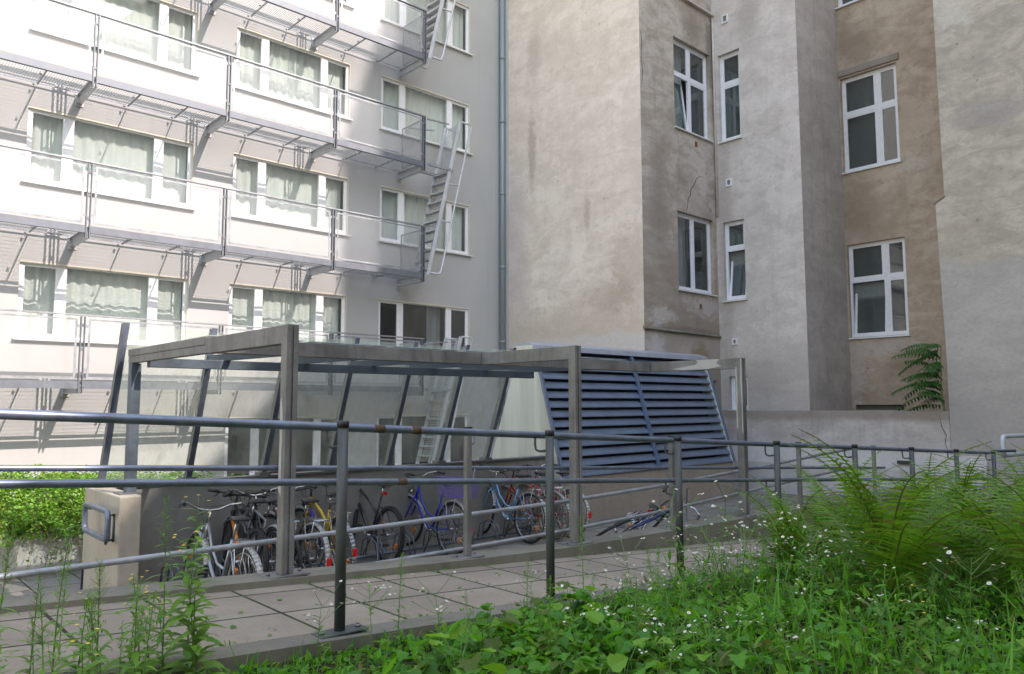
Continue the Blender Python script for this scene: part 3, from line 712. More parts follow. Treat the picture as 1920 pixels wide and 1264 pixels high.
t = NT("rust_brick"); M['rust'] = t.done(t.bsdf((0.17, 0.075, 0.035), 0.9))
for (x, z, s) in ((15.72, 2.28, 0.10), (15.68, 6.32, 0.11)):
    MB().box(x, YV1 - 0.006, z, x + s, YV1 + 0.02, z + s * 1.25).build("rust_plate", M['rust'], old)
m = MB(); m.prism([(XU1 - 0.03, YV1 - 0.07, 1.655), (XU1 - 0.03, YV1 - 0.07, 1.685), (XU1 - 0.03, YV1 + 0.02, 1.73), (XU1 - 0.03, YV1 + 0.02, 1.655)], (3.05, 0, -0.02)); m.build("ledge", M['kerb'], old, bevel=0.006)
m = MB(); m.prism([(15.0, YV1 - 0.09, 9.96), (15.0, YV1 - 0.09, 10.02), (15.0, YV1 + 0.02, 10.06), (15.0, YV1 + 0.02, 9.96)], (1.55, 0, 0)); m.build("cornice", M['taupe'], old)
m = MB(); m.tube([(XU2 - 0.03, YV1 - 0.05, 9.9), (XU2 - 0.03, YV1 - 0.05, 4.7)], 0.03, 8); m.build("cable_duct", M['taupe'], old)
# hairline crack in the brown side
m = MB(); cp = [(16.02, 5.62), (15.85, 5.60), (15.72, 5.52), (15.60, 5.34), (15.46, 5.20), (15.44, 5.05), (15.34, 4.95), (15.30, 4.72), (15.24, 4.6)]
m.tube([(x, YV1 - 0.001, z) for x, z in cp], [0.004, 0.007, 0.008, 0.009, 0.01, 0.008, 0.008, 0.006, 0.003], 5)
M['crack'] = simple("crack_shadow", (0.06, 0.05, 0.045), 1.0); m.build("crack", M['crack'], old)
for nm_, cps in (("crack", [(XU1 + 0.05, 8.6), (XU1 + 0.09, 8.3), (XU1 + 0.06, 8.0), (XU1 + 0.10, 7.6), (XU1 + 0.05, 7.2)]), ):
    m = MB(); m.tube([(x, YV1 - 0.001, z) for x, z in cps], [0.004, 0.009, 0.007, 0.010, 0.003], 5); m.build(nm_, M['crack'], old)
m = MB(); m.box(XU3 - 0.045, 6.60, 8.24, XU3 - 0.002, 8.066, 8.42); m.build("lintel", M['lowwall'], old, bevel=0.02)

# ---- neighbouring wall on the right with the low wall running from it
XW = 15.5
nb = thing("neighbour_building", "rough grey plastered building at the right edge of the photo", "building", (XW, 2, -1.92))
m = MB()
edge = [(4.78, 12.2), (4.79, 9.0), (4.785, 6.2), (4.77, 3.92), (4.93, 3.78), (4.90, 2.2), (4.875, 0.9), (4.88, -2.0)]
ny = 24
for (ya, za), (yb, zb) in zip(edge, edge[1:]):
    m.quad((XW, -9.3, za), (XW, -9.3, zb), (XW, yb, zb), (XW, ya, za)); m.quad((XW, ya, za), (XW, yb, zb), (18.7, yb, zb), (18.7, ya, za))
m.quad((XW, -9.3, 12.2), (XW, 4.78, 12.2), (18.7, 4.78, 12.2), (18.7, -9.3, 12.2)); m.quad((XW, -9.3, -2), (XW, -9.3, 12.2), (18.7, -9.3, 12.2), (18.7, -9.3, -2))
m.build("wall", M['rough'], nb, recalc=False)
m = MB(); m.prism([(XW - 0.015, 4.76, 3.90), (XW - 0.015, 4.95, 3.79), (XW - 0.015, 4.95, 3.76), (XW - 0.015, 4.76, 3.87)], (0.5, 0, 0)); m.build("ledge", M['kerb'], nb)
lw = thing("low_wall", "low damp stained plaster wall in front of the old building", "wall", (XW, 7, -1.92))
m = MB(); m.box(XW + 0.004, 4.885, -2.0, XW + 0.30, 10.33, -0.155); m.build("wall", M['lowwall'], lw, bevel=0.01)
m = MB(); m.prism([(XW + 0.003, 4.3, -2), (XW - 0.10, 4.3, -2), (XW - 0.10, 4.3, -1.28), (XW + 0.003, 4.3, -0.95)], (0, 5.9, 0)); m.build("plinth", M['lowwall'], lw)
m = MB(); cp = [(5.05, -0.2), (5.02, -0.45), (4.95, -0.60), (4.98, -0.75), (4.90, -0.95)]
m.tube([(XW + 0.0035, y, z) for y, z in cp], [0.003, 0.007, 0.008, 0.006, 0.003], 5); m.build("crack", M['crack'], lw)
MB().box(XW - 0.12, 5.55, -1.16, XW + 0.0025, 5.80, -1.10).build("drain_outlet", M['louvre_in'], lw)

# ---- unseen building added behind the viewer, outline shaped to cast the yard's shade
bb = thing("rear_shade_building", "tall unseen building added behind the viewer with a gable outline shaped to shade the yard", "building", (0, -10, -2))
prof = [(-26, -2), (-26, 11.9), (4.0, 11.9), (13.8, 23.4), (17.15, 26.9), (18.8, 26.9), (18.8, 38), (34, 38), (34, -2)]
m = MB(); m.prism([(x, -10, z) for x, z in prof], (0, -8, 0)); m.build("wall", M['plain'], bb)

# ------------------------------------------------------------------ ventilation shaft
vs_ = thing("ventilation_shaft", "blue grey louvred ventilation shaft with cream end panel beyond the bicycles", "shaft", (11.4, 9.3, FLOOR))
XL, XR = 8.89, 13.95
def yfront(z): return 8.45 + (9.10 - 8.45) * (z + 1.18) / (1.0 + 1.18)
def yback(z): return 10.28 - (10.28 - 9.46) * (z + 1.18) / (1.0 + 1.18)
m = MB(); m.box(XL - 0.02, 8.47, -2, XR + 0.02, 10.3, -1.19); m.build("base", M['base'], vs_, bevel=0.01)
for x in (XL, XR):
    m = MB(); e = 0.05 if x == XL else -0.05
    zt = 0.93
    m.prism([(x, yfront(-1.18), -1.188), (x, yfront(zt), zt), (x, yback(zt), zt), (x, yback(-1.18), -1.188)], (e, 0, 0)); m.build("end_panel", M['panel'], vs_)
m = MB(); m.prism([(XL + 0.1, yback(-1.18), -1.18), (XL + 0.1, yback(0.93), 0.93), (XL + 0.1, yback(0.93) - 0.03, 0.93), (XL + 0.1, yback(-1.18) - 0.03, -1.18)], (XR - XL - 0.2, 0, 0)); m.build("back_panel", M['panel'], vs_)
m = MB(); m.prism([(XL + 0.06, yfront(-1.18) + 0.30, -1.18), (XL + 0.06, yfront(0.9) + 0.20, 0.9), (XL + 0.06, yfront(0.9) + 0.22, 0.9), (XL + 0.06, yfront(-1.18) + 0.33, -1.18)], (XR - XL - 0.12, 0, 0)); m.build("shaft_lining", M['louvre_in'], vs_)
XM = 11.42
nb_ = 13
for (xa, xb) in ((XL + 0.055, XM - 0.03), (XM + 0.03, XR - 0.055)):
    m = MB()
    for i in range(nb_):
        z0 = -1.17 + i * (2.08 / nb_); 
        yf = yfront(z0)
        # blade: front lip, sloping face, back lip
        pr = [(yf - 0.012, z0 - 0.012), (yf - 0.002, z0 + 0.010), (yf + 0.075, z0 + 0.098), (yf + 0.105, z0 + 0.103), (yf + 0.105, z0 + 0.098), (yf + 0.079, z0 + 0.092), (yf + 0.006, z0 + 0.004), (yf - 0.004, z0 - 0.014)]
        m.prism([(xa, y, z) for y, z in pr], (xb - xa, 0, 0))
    m.build("louvre_blades", M['louvre'], vs_)
m = MB(); m.bar((XM, yfront(-1.18) - 0.015, -1.18), (XM, yfront(0.92) - 0.015, 0.92), 0.07, 0.05, (0, 1, 0)); m.bar((XM, yfront(-1.18) - 0.045, -1.18), (XM, yfront(0.92) - 0.045, 0.92), 0.012, 0.03, (0, 1, 0)); m.build("centre_mullion", M['louvre'], vs_)
for x in (XL - 0.004, XR + 0.004):
    m = MB(); m.bar((x, yfront(-1.18) - 0.01, -1.18), (x, yfront(0.92) - 0.01, 0.92), 0.05, 0.05, (0, 1, 0)); m.build("edge_trim", M['louvre'], vs_)
m = MB(); cpz = [(9.02, 0.90), (9.06, 0.99), (9.26, 1.05), (9.50, 0.99), (9.52, 0.90)]
m.prism([(XL - 0.06, y, z) for y, z in cpz], (XR - XL + 0.12, 0, 0)); m.build("cap", M['galv_cap'], vs_, bevel=0.005)
MB().box(XL - 0.07, 9.06, 0.915, XL - 0.061, 9.48, 0.985).build("cap_end", M['panel'], vs_)

# ------------------------------------------------------------------ yard wall and pier
yw = thing("yard_wall", "grey concrete retaining wall behind the parked bicycles with a projecting pier at its left end", "wall", (5, 8.7, FLOOR))
m = MB(); m.box(2.36, 8.70, -2, 8.87, 9.05, -0.86); m.build("wall", M['concrete'], yw, bevel=0.008)
m = MB(); m.box(2.16, 7.74, -2, 2.355, 8.95, -0.855); m.build("pier", M['pier'], yw, bevel=0.015)
m = MB(); m.box(2.4, 8.66, -0.858, 8.80, 8.82, -0.835); m.build("glazing_channel", M['mull'], yw)

# ------------------------------------------------------------------ bicycle shelter
sh = thing("bike_shelter", "weathered steel and glass bicycle shelter with raked rear glazing in the middle of the yard", "shelter", (5, 6.5, FLOOR))
SX = (2.32, 5.11, 7.96)
for x in SX:
    m = MB(); zb = zkerb(x); w = 0.042
    m.box(x - w, 4.70 - w, zb + 0.012, x - 0.008, 4.70 + w, 0.53); m.box(x + 0.008, 4.70 - w, zb + 0.012, x + w, 4.70 + w, 0.53); m.box(x - 0.0079, 4.70 - w + 0.012, zb + 0.012, x + 0.0079, 4.70 + w - 0.012, 0.527)
    po = m.build("post", M['galv_old'], sh, bevel=0.003)
    m = MB(); m.box(x - 0.14, 4.62, zb + 0.001, x + 0.14, 4.80, zb + 0.0115); 
    for dx in (-0.11, 0.11): m.tube([(x + dx, 4.71, zb + 0.0116), (x + dx, 4.71, zb + 0.03)], 0.012, 6)
    m.build("base_plate", M['galv_old'], po)
    m = MB()     # lock fitting on the post
    m.box(x + w + 0.001, 4.74, -0.42, x + w + 0.022, 4.80, -0.20); m.tube([(x + w + 0.04, 4.78, -0.46), (x + w + 0.04, 4.78, -0.16)], 0.011, 8); m.box(x + w + 0.02, 4.755, -0.40, x + w + 0.05, 4.785, -0.37); m.box(x + w + 0.02, 4.755, -0.25, x + w + 0.05, 4.785, -0.22)
    m.build("hinge_fitting", M['galv_rail'], po)
    m = MB(); y1 = 6.10 if x != SX[0] else 8.05
    m.box(x - 0.037, 4.744, 0.405, x + 0.037, 6.10, 0.528); m.build("front_arm", M['galv_old'], sh, bevel=0.003)
    if x == SX[0]:
        m = MB(); m.box(x - 0.034, 6.101, 0.41, x + 0.034, 8.10, 0.475); m.box(x - 0.039, 6.101, 0.477, x + 0.025, 8.10, 0.545); m.build("side_beam", M['galv_old'], sh, bevel=0.003)
m = MB(); m.box(SX[0] + 0.039, 5.97, 0.408, SX[1] - 0.039, 6.08, 0.528); m.box(SX[1] + 0.039, 5.97, 0.408, SX[2] - 0.039, 6.08, 0.528); m.build("front_beam", M['galv_old'], sh, bevel=0.003)
m = MB(); m.box(2.27, 7.93, -0.853, 2.36, 8.03, 0.405); m.build("rear_post", M['purlin'], sh, bevel=0.003)
m = MB(); m.box(2.20, 7.88, -0.854, 2.40, 8.10, -0.842); m.build("rear_base_plate", M['galv_old'], sh)
m = MB(); m.box(2.37, 7.70, 0.36, 7.52, 7.80, 0.45); m.build("purlin", M['purlin'], sh, bevel=0.003)
MX = [2.25 + 0.875 * i for i in range(7)]
T0 = Vector((0, 8.12, 0.80)); B0 = Vector((0, 8.74, -0.83))
for i, x in enumerate(MX):
    m = MB(); m.bar(Vector((x, 0, 0)) + B0, Vector((x, 0, 0)) + T0, 0.055, 0.075, (0, 1, 0)); mo = m.build("mullion", M['mull'], sh, bevel=0.002)
    m = MB(); m.bar(Vector((x, -0.045, 0.012)) + B0, Vector((x, -0.045, 0.012)) + T0, 0.06, 0.008, (0, 1, 0)); m.build("cover_strip", M['galv_rail'], mo)
    if 0 < i: 
        m = MB(); m.box(x - 0.07, 8.66, -0.834, x + 0.07, 8.80, -0.80); m.build("foot_bracket", M['mull'], mo)
        m = MB(); m.bar((x, 6.085, 0.47), (x, 8.25, 0.49), 0.05, 0.07); m.build("rafter", M['purlin'], sh)
dirv = (T0 - B0)
for i, (xa, xb) in enumerate(zip(MX, MX[1:])):
    m = MB(); a, b = xa + 0.03, xb - 0.03
    n = Vector((0, -dirv.z, dirv.y)).normalized() * -0.004
    P0 = B0 + dirv * 0.02 + Vector((0, -0.03, 0)); P1 = B0 + dirv * 0.985 + Vector((0, -0.03, 0))
    vs = []
    for s in (-1, 1):
        for (x, p) in ((a, P0), (b, P0), (b, P1), (a, P1)): vs.append(Vector((x, 0, 0)) + p + n * s)
    m.add(vs, [(0,1,2,3),(7,6,5,4),(0,4,5,1),(1,5,6,2),(2,6,7,3),(3,7,4,0)]); m.build("rear_glass", M['cglass'], sh)
    m = MB(); m.box(a, 5.99, 0.536 + 0.004, b, 8.12, 0.548); m.build("roof_glass", M['cglass'], sh)

M['peel'] = concrete("peeling_white_paint", (0.42, 0.41, 0.375), 0.1, (0.4, 0.38, 0.34), 0.4)
def peel(pts, ext): m = MB(); m.prism(pts, ext); return m.build("peeling_paint", M['peel'], sh)
xa = 7.96 - 0.0375
peel([(xa, y, z) for y, z in ((4.95, 0.528), (5.28, 0.528), (5.25, 0.50), (5.30, 0.47), (5.62, 0.43), (5.50, 0.412), (5.10, 0.415), (4.93, 0.44), (5.0, 0.48))], (-0.0015, 0, 0))
xa = 7.96 - 0.0425
peel([(xa, y, z) for y, z in ((4.741, 0.42), (4.726, 0.425), (4.721, 0.1), (4.728, -0.1), (4.724, -0.28), (4.741, -0.30))], (-0.0015, 0, 0))
peel([(xa, y, z) for y, z in ((4.66, 0.52), (4.674, 0.52), (4.68, 0.2), (4.668, -0.05), (4.672, -0.32), (4.66, -0.35))], (-0.0015, 0, 0))
xa = 2.32 - 0.0425
peel([(xa, y, z) for y, z in ((4.71, 0.05), (4.73, 0.02), (4.726, -0.22), (4.735, -0.55), (4.695, -0.60), (4.70, -0.3), (4.69, -0.1))], (-0.0012, 0, 0))
# ------------------------------------------------------------------ railings
def bracket(mb, x, y, zr, dx, dy, r=0.008):
    """hook from post side up into a rail"""
    mb.tube([(x, y, zr - 0.095), (x + dx * 0.6, y + dy * 0.6, zr - 0.10), (x + dx * 0.93, y + dy * 0.93, zr - 0.09), (x + dx, y + dy, zr - 0.06), (x + dx, y + dy, zr - 0.01)], r, 8)
nr = thing("ramp_railing", "dark steel tube railing along the near edge of the ramp in front of the weeds", "railing", (5, 3.46, -1.2))
PX = [1.96 + 1.512 * i for i in range(-2, 8)]
PX = [-1.06, 0.45 - 0.0 if False else -1.06 + 1.5, 1.96, 3.43, 4.80, 6.28, 7.87, 9.39, 10.9, 12.5]
PX = [-3.4, -1.5, 1.96, 3.43, 4.80, 6.28, 7.87, 9.39, 10.9, 12.45]
def ztop(x): return -0.003 - 0.0572 * x
def zmid(x): return -0.262 - 0.066 * x
YR = 3.46
for x in PX:
    m = MB(); zb = zpath(x) + 0.014
    m.tube([(x, YR - 0.085, zb + 0.012), (x, YR - 0.085, ztop(x) + 0.015)], 0.0268, 18); po = m.build("post", M['post'], nr)
    m = MB(); m.tube([(x, YR - 0.085, ztop(x) + 0.0), (x, YR - 0.085, ztop(x) + 0.028), (x, YR - 0.085, ztop(x) + 0.034)], [0.030, 0.030, 0.025], 18); m.build("post_cap", M['cap'], po)
    m = MB(); m.box(x - 0.13, YR - 0.145, zb + 0.001, x + 0.13, YR - 0.035, zb + 0.0115)
    m.build("base_plate", M['post'], po, bevel=0.003)
    for dx in (-0.10, 0.10):
        m = MB(); m.tube([(x + dx, YR - 0.09, zb + 0.012), (x + dx, YR - 0.09, zb + 0.022)], 0.014, 6); m.tube([(x + dx, YR - 0.09, zb + 0.020), (x + dx, YR - 0.09, zb + 0.034)], 0.007, 8); m.build("bolt", M['bolt'], po)
    for zr in (ztop(x), zmid(x)): m = MB(); bracket(m, x, YR - 0.06, zr, -0.045, 0.06); m.build("rail_bracket", M['post'], po)
m = MB(); pts = [(-4.5, YR, ztop(-4.5))] + [(x, YR, ztop(x)) for x in (0, 2, 4, 6, 8, 10, 12)] + [(12.5, YR, ztop(12.5)), (12.95, YR + 0.04, ztop(12.9) + 0.03), (13.1, YR - 0.2, ztop(13) + 0.04)]
m.tube(pts, 0.0215, 16); tro = m.build("top_rail", M['galv_rail'], nr)
M['rust_band'] = concrete("rusty_band", (0.13, 0.085, 0.055), 0.35, (0.08, 0.05, 0.03), 0.5)
for (xa, xb) in ((2.19, 2.255), (2.43, 2.49)): m = MB(); m.tube([(xa, YR, ztop(xa)), (xb, YR, ztop(xb))], 0.0219, 16); m.build("rust_band", M['rust_band'], tro)
m = MB(); pts = [(-4.5, YR, zmid(-4.5))] + [(x, YR, zmid(x)) for x in (0, 2, 4, 6, 8, 10, 12)] + [(12.5, YR, zmid(12.5)), (13.0, YR + 0.04, zmid(12.9))]
m.tube(pts, 0.0178, 16); mro = m.build("mid_rail", M['galv_rail'], nr)
m = MB(); m.tube([(2.345, YR, zmid(2.345)), (2.40, YR, zmid(2.40))], 0.0182, 16); m.build("rust_band", M['rust_band'], mro)

fr = thing("kerb_railing", "steel railing with slim posts on the kerb between the ramp and the bicycles", "railing", (5, 4.7, -1.2))
def zB(x): return -0.33 - 0.0577 * (x - 0.734)
def zT(x): return -0.045 - 0.0577 * (x - 0.734)
for x in (-1.7, 1.08 - 2.72 + 2.72 * 0 - 0.0, 3.85, 6.57, 9.3, 11.6):
    if x < 0 and x != -1.7: continue
    m = MB(); zb = zkerb(x)
    m.box(x - 0.024, 4.70 - 0.024, zb + 0.012, x + 0.024, 4.70 + 0.024, zT(x) + 0.03); po = m.build("post", M['galv_old'], fr, bevel=0.004)
    m = MB(); m.box(x - 0.12, 4.63, zb + 0.001, x + 0.12, 4.78, zb + 0.0115); [m.tube([(x + dx, 4.72, zb + 0.0116), (x + dx, 4.72, zb + 0.03)], 0.011, 6) for dx in (-0.09, 0.09)]; m.build("base_plate", M['galv_old'], po, bevel=0.002)
    m = MB(); m.box(x - 0.026, 4.674, zT(x) + 0.0301, x + 0.026, 4.726, zT(x) + 0.045); m.build("post_cap", M['cap'], po)
    for zr in (zT(x), zB(x)): m = MB(); bracket(m, x + 0.02, 4.72, zr, 0.11, 0.055); m.build("rail_bracket", M['galv_rail'], po)
m = MB(); m.tube([(x, 4.785, zT(x)) for x in (-4.5, 0, 3, 6, 9, 12.9)], 0.0175, 14); m.build("top_rail", M['galv_rail'], fr)
m = MB(); m.tube([(x, 4.785, zB(x)) for x in (-4.5, 0, 3, 6, 9, 12.2)], 0.0175, 14); m.build("mid_rail", M['galv_rail'], fr)

wr = thing("double_handrail", "pair of bright level tube handrails running behind the kerb in front of the bicycles", "handrail", (5, 4.9, -1.2))
m = MB(); m.tube([(-4.5, 4.90, -0.905), (0.8, 4.90, -0.915), (3, 4.90, -0.912), (5.15, 4.90, -0.90), (6.7, 4.90, -0.865), (8.6, 4.9, -0.79), (11.5, 4.9, -0.66)], 0.0185, 14); m.build("upper_rail", M['galv'], wr)
m = MB(); m.tube([(0.2, 4.90, -1.19), (3, 4.90, -1.178), (5.15, 4.90, -1.165), (6.5, 4.90, -1.135), (8.5, 4.90, -1.055), (11.5, 4.90, -0.93)], 0.0165, 14); m.build("lower_rail", M['galv'], wr)
for x in (1.2, 3.2, 5.2, 7.2, 9.2, 11.2):
    m = MB(); m.tube([(x, 4.862, -1.32), (x, 4.95, -1.32), (x, 4.97, -1.26), (x, 4.955, -0.94), (x, 4.915, -0.93)], 0.008, 6); m.build("rail_bracket", M['galv_rail'], wr)

def loop(name, label, P, r, mat, fix):
    L = thing(name, label, "handrail", P[0])
    def rnd(P, rad=0.06):
        out = []; n = len(P)
        for i in range(n):
            a, b, c = Vector(P[i-1]), Vector(P[i]), Vector(P[(i+1) % n])
            for t_ in (0, 0.33, 0.66, 1):
                p = b + (a - b).normalized() * rad * (1 - t_) ** 2 + (c - b).normalized() * rad * t_ ** 2
                out.append(p)
        return out
    m = MB(); m.tube(rnd(P), r, 12, closed=True); m.build("tube", mat, L)
    for q in fix: m = MB(); m.tube(q, 0.011, 8); m.build("wall_fixing", M['post'], L)
loop("handrail_loop", "rounded steel handrail loop fixed to the left face of the concrete pier", [(2.03, 7.60, -0.965), (2.03, 8.38, -0.965), (2.03, 8.38, -1.215), (2.03, 7.60, -1.215)], 0.026, M['galv_rail'],
     [[(2.03, 7.66, -1.21), (2.04, 7.68, -1.26), (2.10, 7.84, -1.26), (2.158, 7.86, -1.26)], [(2.152, 7.86, -1.28), (2.152, 7.86, -1.02)], [(2.03, 7.66, -0.97), (2.10, 7.84, -1.03), (2.158, 7.86, -1.03)], [(2.03, 8.3, -1.21), (2.1, 8.5, -1.27), (2.158, 8.5, -1.27)], [(2.03, 8.3, -0.97), (2.1, 8.5, -1.03), (2.158, 8.5, -1.03)]])
loop("handrail_end", "pale rounded tube end of the ramp handrail against the rough wall at right", [(13.1, 3.42, -0.50), (14.9, 3.30, -0.52), (14.9, 3.30, -0.80), (13.1, 3.42, -0.78)], 0.035, M['whitesteel'],
     [[(14.4, 3.3, -0.8), (14.4, 3.3, -1.8)]])

# ------------------------------------------------------------------ bicycles
def paint(name, col, rough=0.3, metal=0.2): return simple(name, col, rough, metal, 0.5, 0.5, 0.05, 30)
M['tyre'] = simple("tyre_rubber", (0.022, 0.022, 0.022), 0.75)
M['gwall'] = simple("gum_wall_tyre", (0.20, 0.15, 0.09), 0.75)
M['rim'] = simple("alloy_rim", (0.40, 0.40, 0.40), 0.32, 0.9)
M['chrome'] = simple("chrome_steel", (0.48, 0.48, 0.49), 0.24, 0.95)
M['black'] = simple("black_parts", (0.025, 0.025, 0.027), 0.5)
M['saddle'] = simple("saddle_vinyl", (0.03, 0.03, 0.032), 0.55)
M['red'] = simple("red_reflector", (0.65, 0.02, 0.015), 0.25)
M['orange'] = simple("orange_reflector", (0.80, 0.22, 0.02), 0.25)
def bike(label, pos, heading, frame, style='city', lean=3.0, guard=None, rack=False, basket=None, tyre='tyre', steer=0.0, wheel=0.34, tw=0.019, frame2=None, lying=False, light=True):
    """local: x forward, rear axle above origin"""
    root = thing("bicycle", label, "bicycle", (0, 0, 0), "bicycles parked in the shelter" if not lying else None)
    r = wheel; WB = 1.05
    BB = (0.44, 0, 0.28); 
    if style == 'city': ST = (0.28, 0, 0.72); HB = (0.865, 0, 0.66); HT = (0.825, 0, 0.80)
    else: ST = (0.27, 0, 0.74); HB = (0.87, 0, 0.68); HT = (0.83, 0, 0.82)
    f = MB()
    ax = (0, 0, r)
    def tb(p, q, rr, n=10): f.tube([p, q], rr, n)
    tb(BB, ST, 0.016); tb(HB, HT, 0.019)
    lo = MB() if frame2 else f
    if style == 'city':
        lo.tube([HB, (0.72, 0, 0.46), (0.58, 0, 0.33), BB], 0.018, 10)
        f.tube([HT, (0.70, 0, 0.60), (0.55, 0, 0.47), (0.375, 0, 0.44)], 0.013, 10)
    elif style == 'road':
        lo.tube([HB, BB], 0.016, 10); tb(HT, (ST[0], 0, ST[2] - 0.03), 0.014)
    else:
        lo.tube([HB, BB], 0.023, 12); f.tube([HT, (0.55, 0, 0.70), (0.33, 0, 0.56)], 0.019, 10)
    for s in (-1, 1):
        f.tube([(BB[0], 0.03 * s, BB[2]), (0.2, 0.05 * s, r - 0.02), (0, 0.065 * s, r)], 0.009, 8)
        f.tube([(ST[0] + 0.02, 0.015 * s, ST[2] - 0.1), (0.18, 0.045 * s, 0.62), (0, 0.065 * s, r)], 0.008, 8)
    f.build("frame", frame, root)
    if frame2: lo.build("down_tube", frame2, root)
    # steering group, turned by steer about head tube
    axis = (Vector(HT) - Vector(HB)).normalized(); SR = Matrix.Translation(Vector(HB)) @ Matrix.Rotation(steer, 4, axis) @ Matrix.Translation(-Vector(HB))
    def S(mb):
        mb.v = [tuple(SR @ Vector(v)) for v in mb.v]; return mb
    fk = MB()
    for s in (-1, 1):
        fk.tube([(0.873, 0.0, 0.665), (0.877, 0.05 * s, 0.65), (0.91, 0.055 * s, 0.56), (0.985, 0.055 * s, 0.42), (WB, 0.052 * s, r)], [0.013, 0.013, 0.013, 0.011, 0.008], 8)
    S(fk).build("fork", frame, root)
    hb = MB(); top = Vector(HT) + axis * 0.10
    hb.tube([HT, top, top + Vector((0.05, 0, 0.02))], 0.012, 8)
    c = top + Vector((0.05, 0, 0.02))
    if style == 'city': hp = [(-0.20, 0.29, 0.07), (-0.07, 0.28, 0.085), (0.02, 0.20, 0.06), (0.02, 0.09, 0.01), (0, 0, 0)]
    else: hp = [(-0.03, 0.30, 0.015), (-0.01, 0.2, 0.01), (0, 0.1, 0), (0, 0.05, 0), (0, 0, 0)]
    full = [c + Vector(p) for p in hp] + [c + Vector((p[0], -p[1], p[2])) for p in hp[-2::-1]]
    hb.tube(full, 0.011, 8); hob = S(hb).build("handlebar", M['chrome'] if style == 'city' else M['black'], root)
    for s in (0, -1):
        g = MB(); a = full[0 if s == 0 else -1]; b = full[1 if s == 0 else -2]; d = (b - a).normalized()
        g.tube([a - d * 0.01, a + d * 0.11], 0.017, 10); S(g).build("grip", M['black'], hob)
    lv = MB()
    for s in (1, -1):
        a = full[1 if s == 1 else -2]
        lv.tube([a, a + Vector((0.05, -0.01 * s, -0.02)), a + Vector((-0.06, 0.03 * s, -0.05))], 0.006, 6)
        lv.tube([a + Vector((0.02, -0.01 * s, 0)), c + Vector((0.14, 0.05 * s, 0.02)), c + Vector((0.09, 0.01 * s, -0.12)), Vector(HB) + Vector((0.02, 0.03 * s, -0.02))], 0.0035, 5)
    S(lv).build("brake_lever", M['black'], hob)
    def wheel_(cx, steerit):
        pr = 0.9
        w = MB(); n = 40
        w.tube([(cx + (r - 0.045) * math.cos(a), 0, r + (r - 0.045) * math.sin(a)) for a in [2 * math.pi * k / n for k in range(n)]], 0.011, 8, closed=True)
        w.tube([(cx, -0.045, r), (cx, 0.045, r)], 0.018, 10)
        for k in range(26):
            a = 2 * math.pi * k / 26; s = 0.02 if k % 2 else -0.02; b = a + (0.35 if k % 4 < 2 else -0.35)
            w.tube([(cx + 0.018 * math.cos(b), s, r + 0.018 * math.sin(b)), (cx + (r - 0.05) * math.cos(a), 0, r + (r - 0.05) * math.sin(a))], 0.0013, 4, caps=False)
        if steerit: S(w)
        wo = w.build("wheel", M['rim'], root)
        ty = MB(); ty.tube([(cx + (r - tw) * math.cos(a), 0, r + (r - tw) * math.sin(a)) for a in [2 * math.pi * k / 48 for k in range(48)]], tw, 10, closed=True)
        if tw > 0.022:   # knobbly tread
            for k in range(72):
                a = 2 * math.pi * k / 72
                for yy in (-0.012, 0.012):
                    p = Vector((cx + (r - 0.002) * math.cos(a), yy, r + (r - 0.002) * math.sin(a))); d = Vector((-math.sin(a), 0, math.cos(a)))
                    ty.bar(p - d * 0.006, p + d * 0.006, 0.012, 0.012, (math.cos(a), 0, math.sin(a)))
        if steerit: S(ty)
        ty.build("tyre", M[tyre], wo)
        rf = MB()
        for a in (0.6, 0.6 + math.pi): rf.bar((cx + 0.20 * math.cos(a), -0.012, r + 0.20 * math.sin(a)), (cx + 0.20 * math.cos(a), 0.012, r + 0.20 * math.sin(a)), 0.03, 0.065, (math.cos(a + 1.57), 0, math.sin(a + 1.57)))
        if steerit: S(rf)
        rf.build("spoke_reflector", M['orange'], wo)
    wheel_(0, False); wheel_(WB, True)
    if guard:
        def gd(cx, a0, a1, steerit):
            g = MB(); n = 22; R0 = r + 0.022; prev = None
            for k in range(n + 1):
                a = a0 + (a1 - a0) * k / n
                row = [Vector((cx + (R0 + dr) * math.cos(a), yy, r + (R0 + dr) * math.sin(a))) for yy, dr in ((-0.028, -0.016), (-0.018, 0.0), (0, 0.006), (0.018, 0.0), (0.028, -0.016))]
                if prev:
                    for q in range(4): g.add([prev[q], row[q], row[q+1], prev[q+1]], [(0, 1, 2, 3)], True)
                prev = row
            if steerit: S(g)
            o = g.build("mudguard", guard, root); md = o.modifiers.new("solid", 'SOLIDIFY'); md.thickness = 0.003
            st = MB(); a = a1 if not steerit else a1
            for s in (-1, 1): st.tube([(cx, 0.055 * s, r), (cx + R0 * math.cos(a), 0.03 * s, r + R0 * math.sin(a))], 0.003, 5)
            if steerit: S(st)
            st.build("mudguard_stay", M['chrome'], o)
            return R0
        gd(0, R(50), R(205), False); gd(WB, R(25), R(165), True)
    rl = MB()
    if guard: 
        a = R(178); R0 = r + 0.02; rl.bar((R0 * math.cos(a) - 0.008, 0, r + R0 * math.sin(a) - 0.03), (R0 * math.cos(a) - 0.008, 0, r + R0 * math.sin(a) + 0.05), 0.045, 0.018, (1, 0, 0)); rl.build("rear_reflector", M['red'], root)
    elif light: rl.bar((0.17, 0, 0.80), (0.17, 0, 0.84), 0.05, 0.03, (1, 0, 0)); rl.build("rear_reflector", M['red'], root)
    sp = MB(); up_ = (Vector(ST) - Vector(BB)).normalized(); sp.tube([ST, Vector(ST) + up_ * 0.17], 0.0125, 8); sp.build("seat_post", M['chrome'], root)
    sc = Vector(ST) + up_ * 0.19; sa = MB()
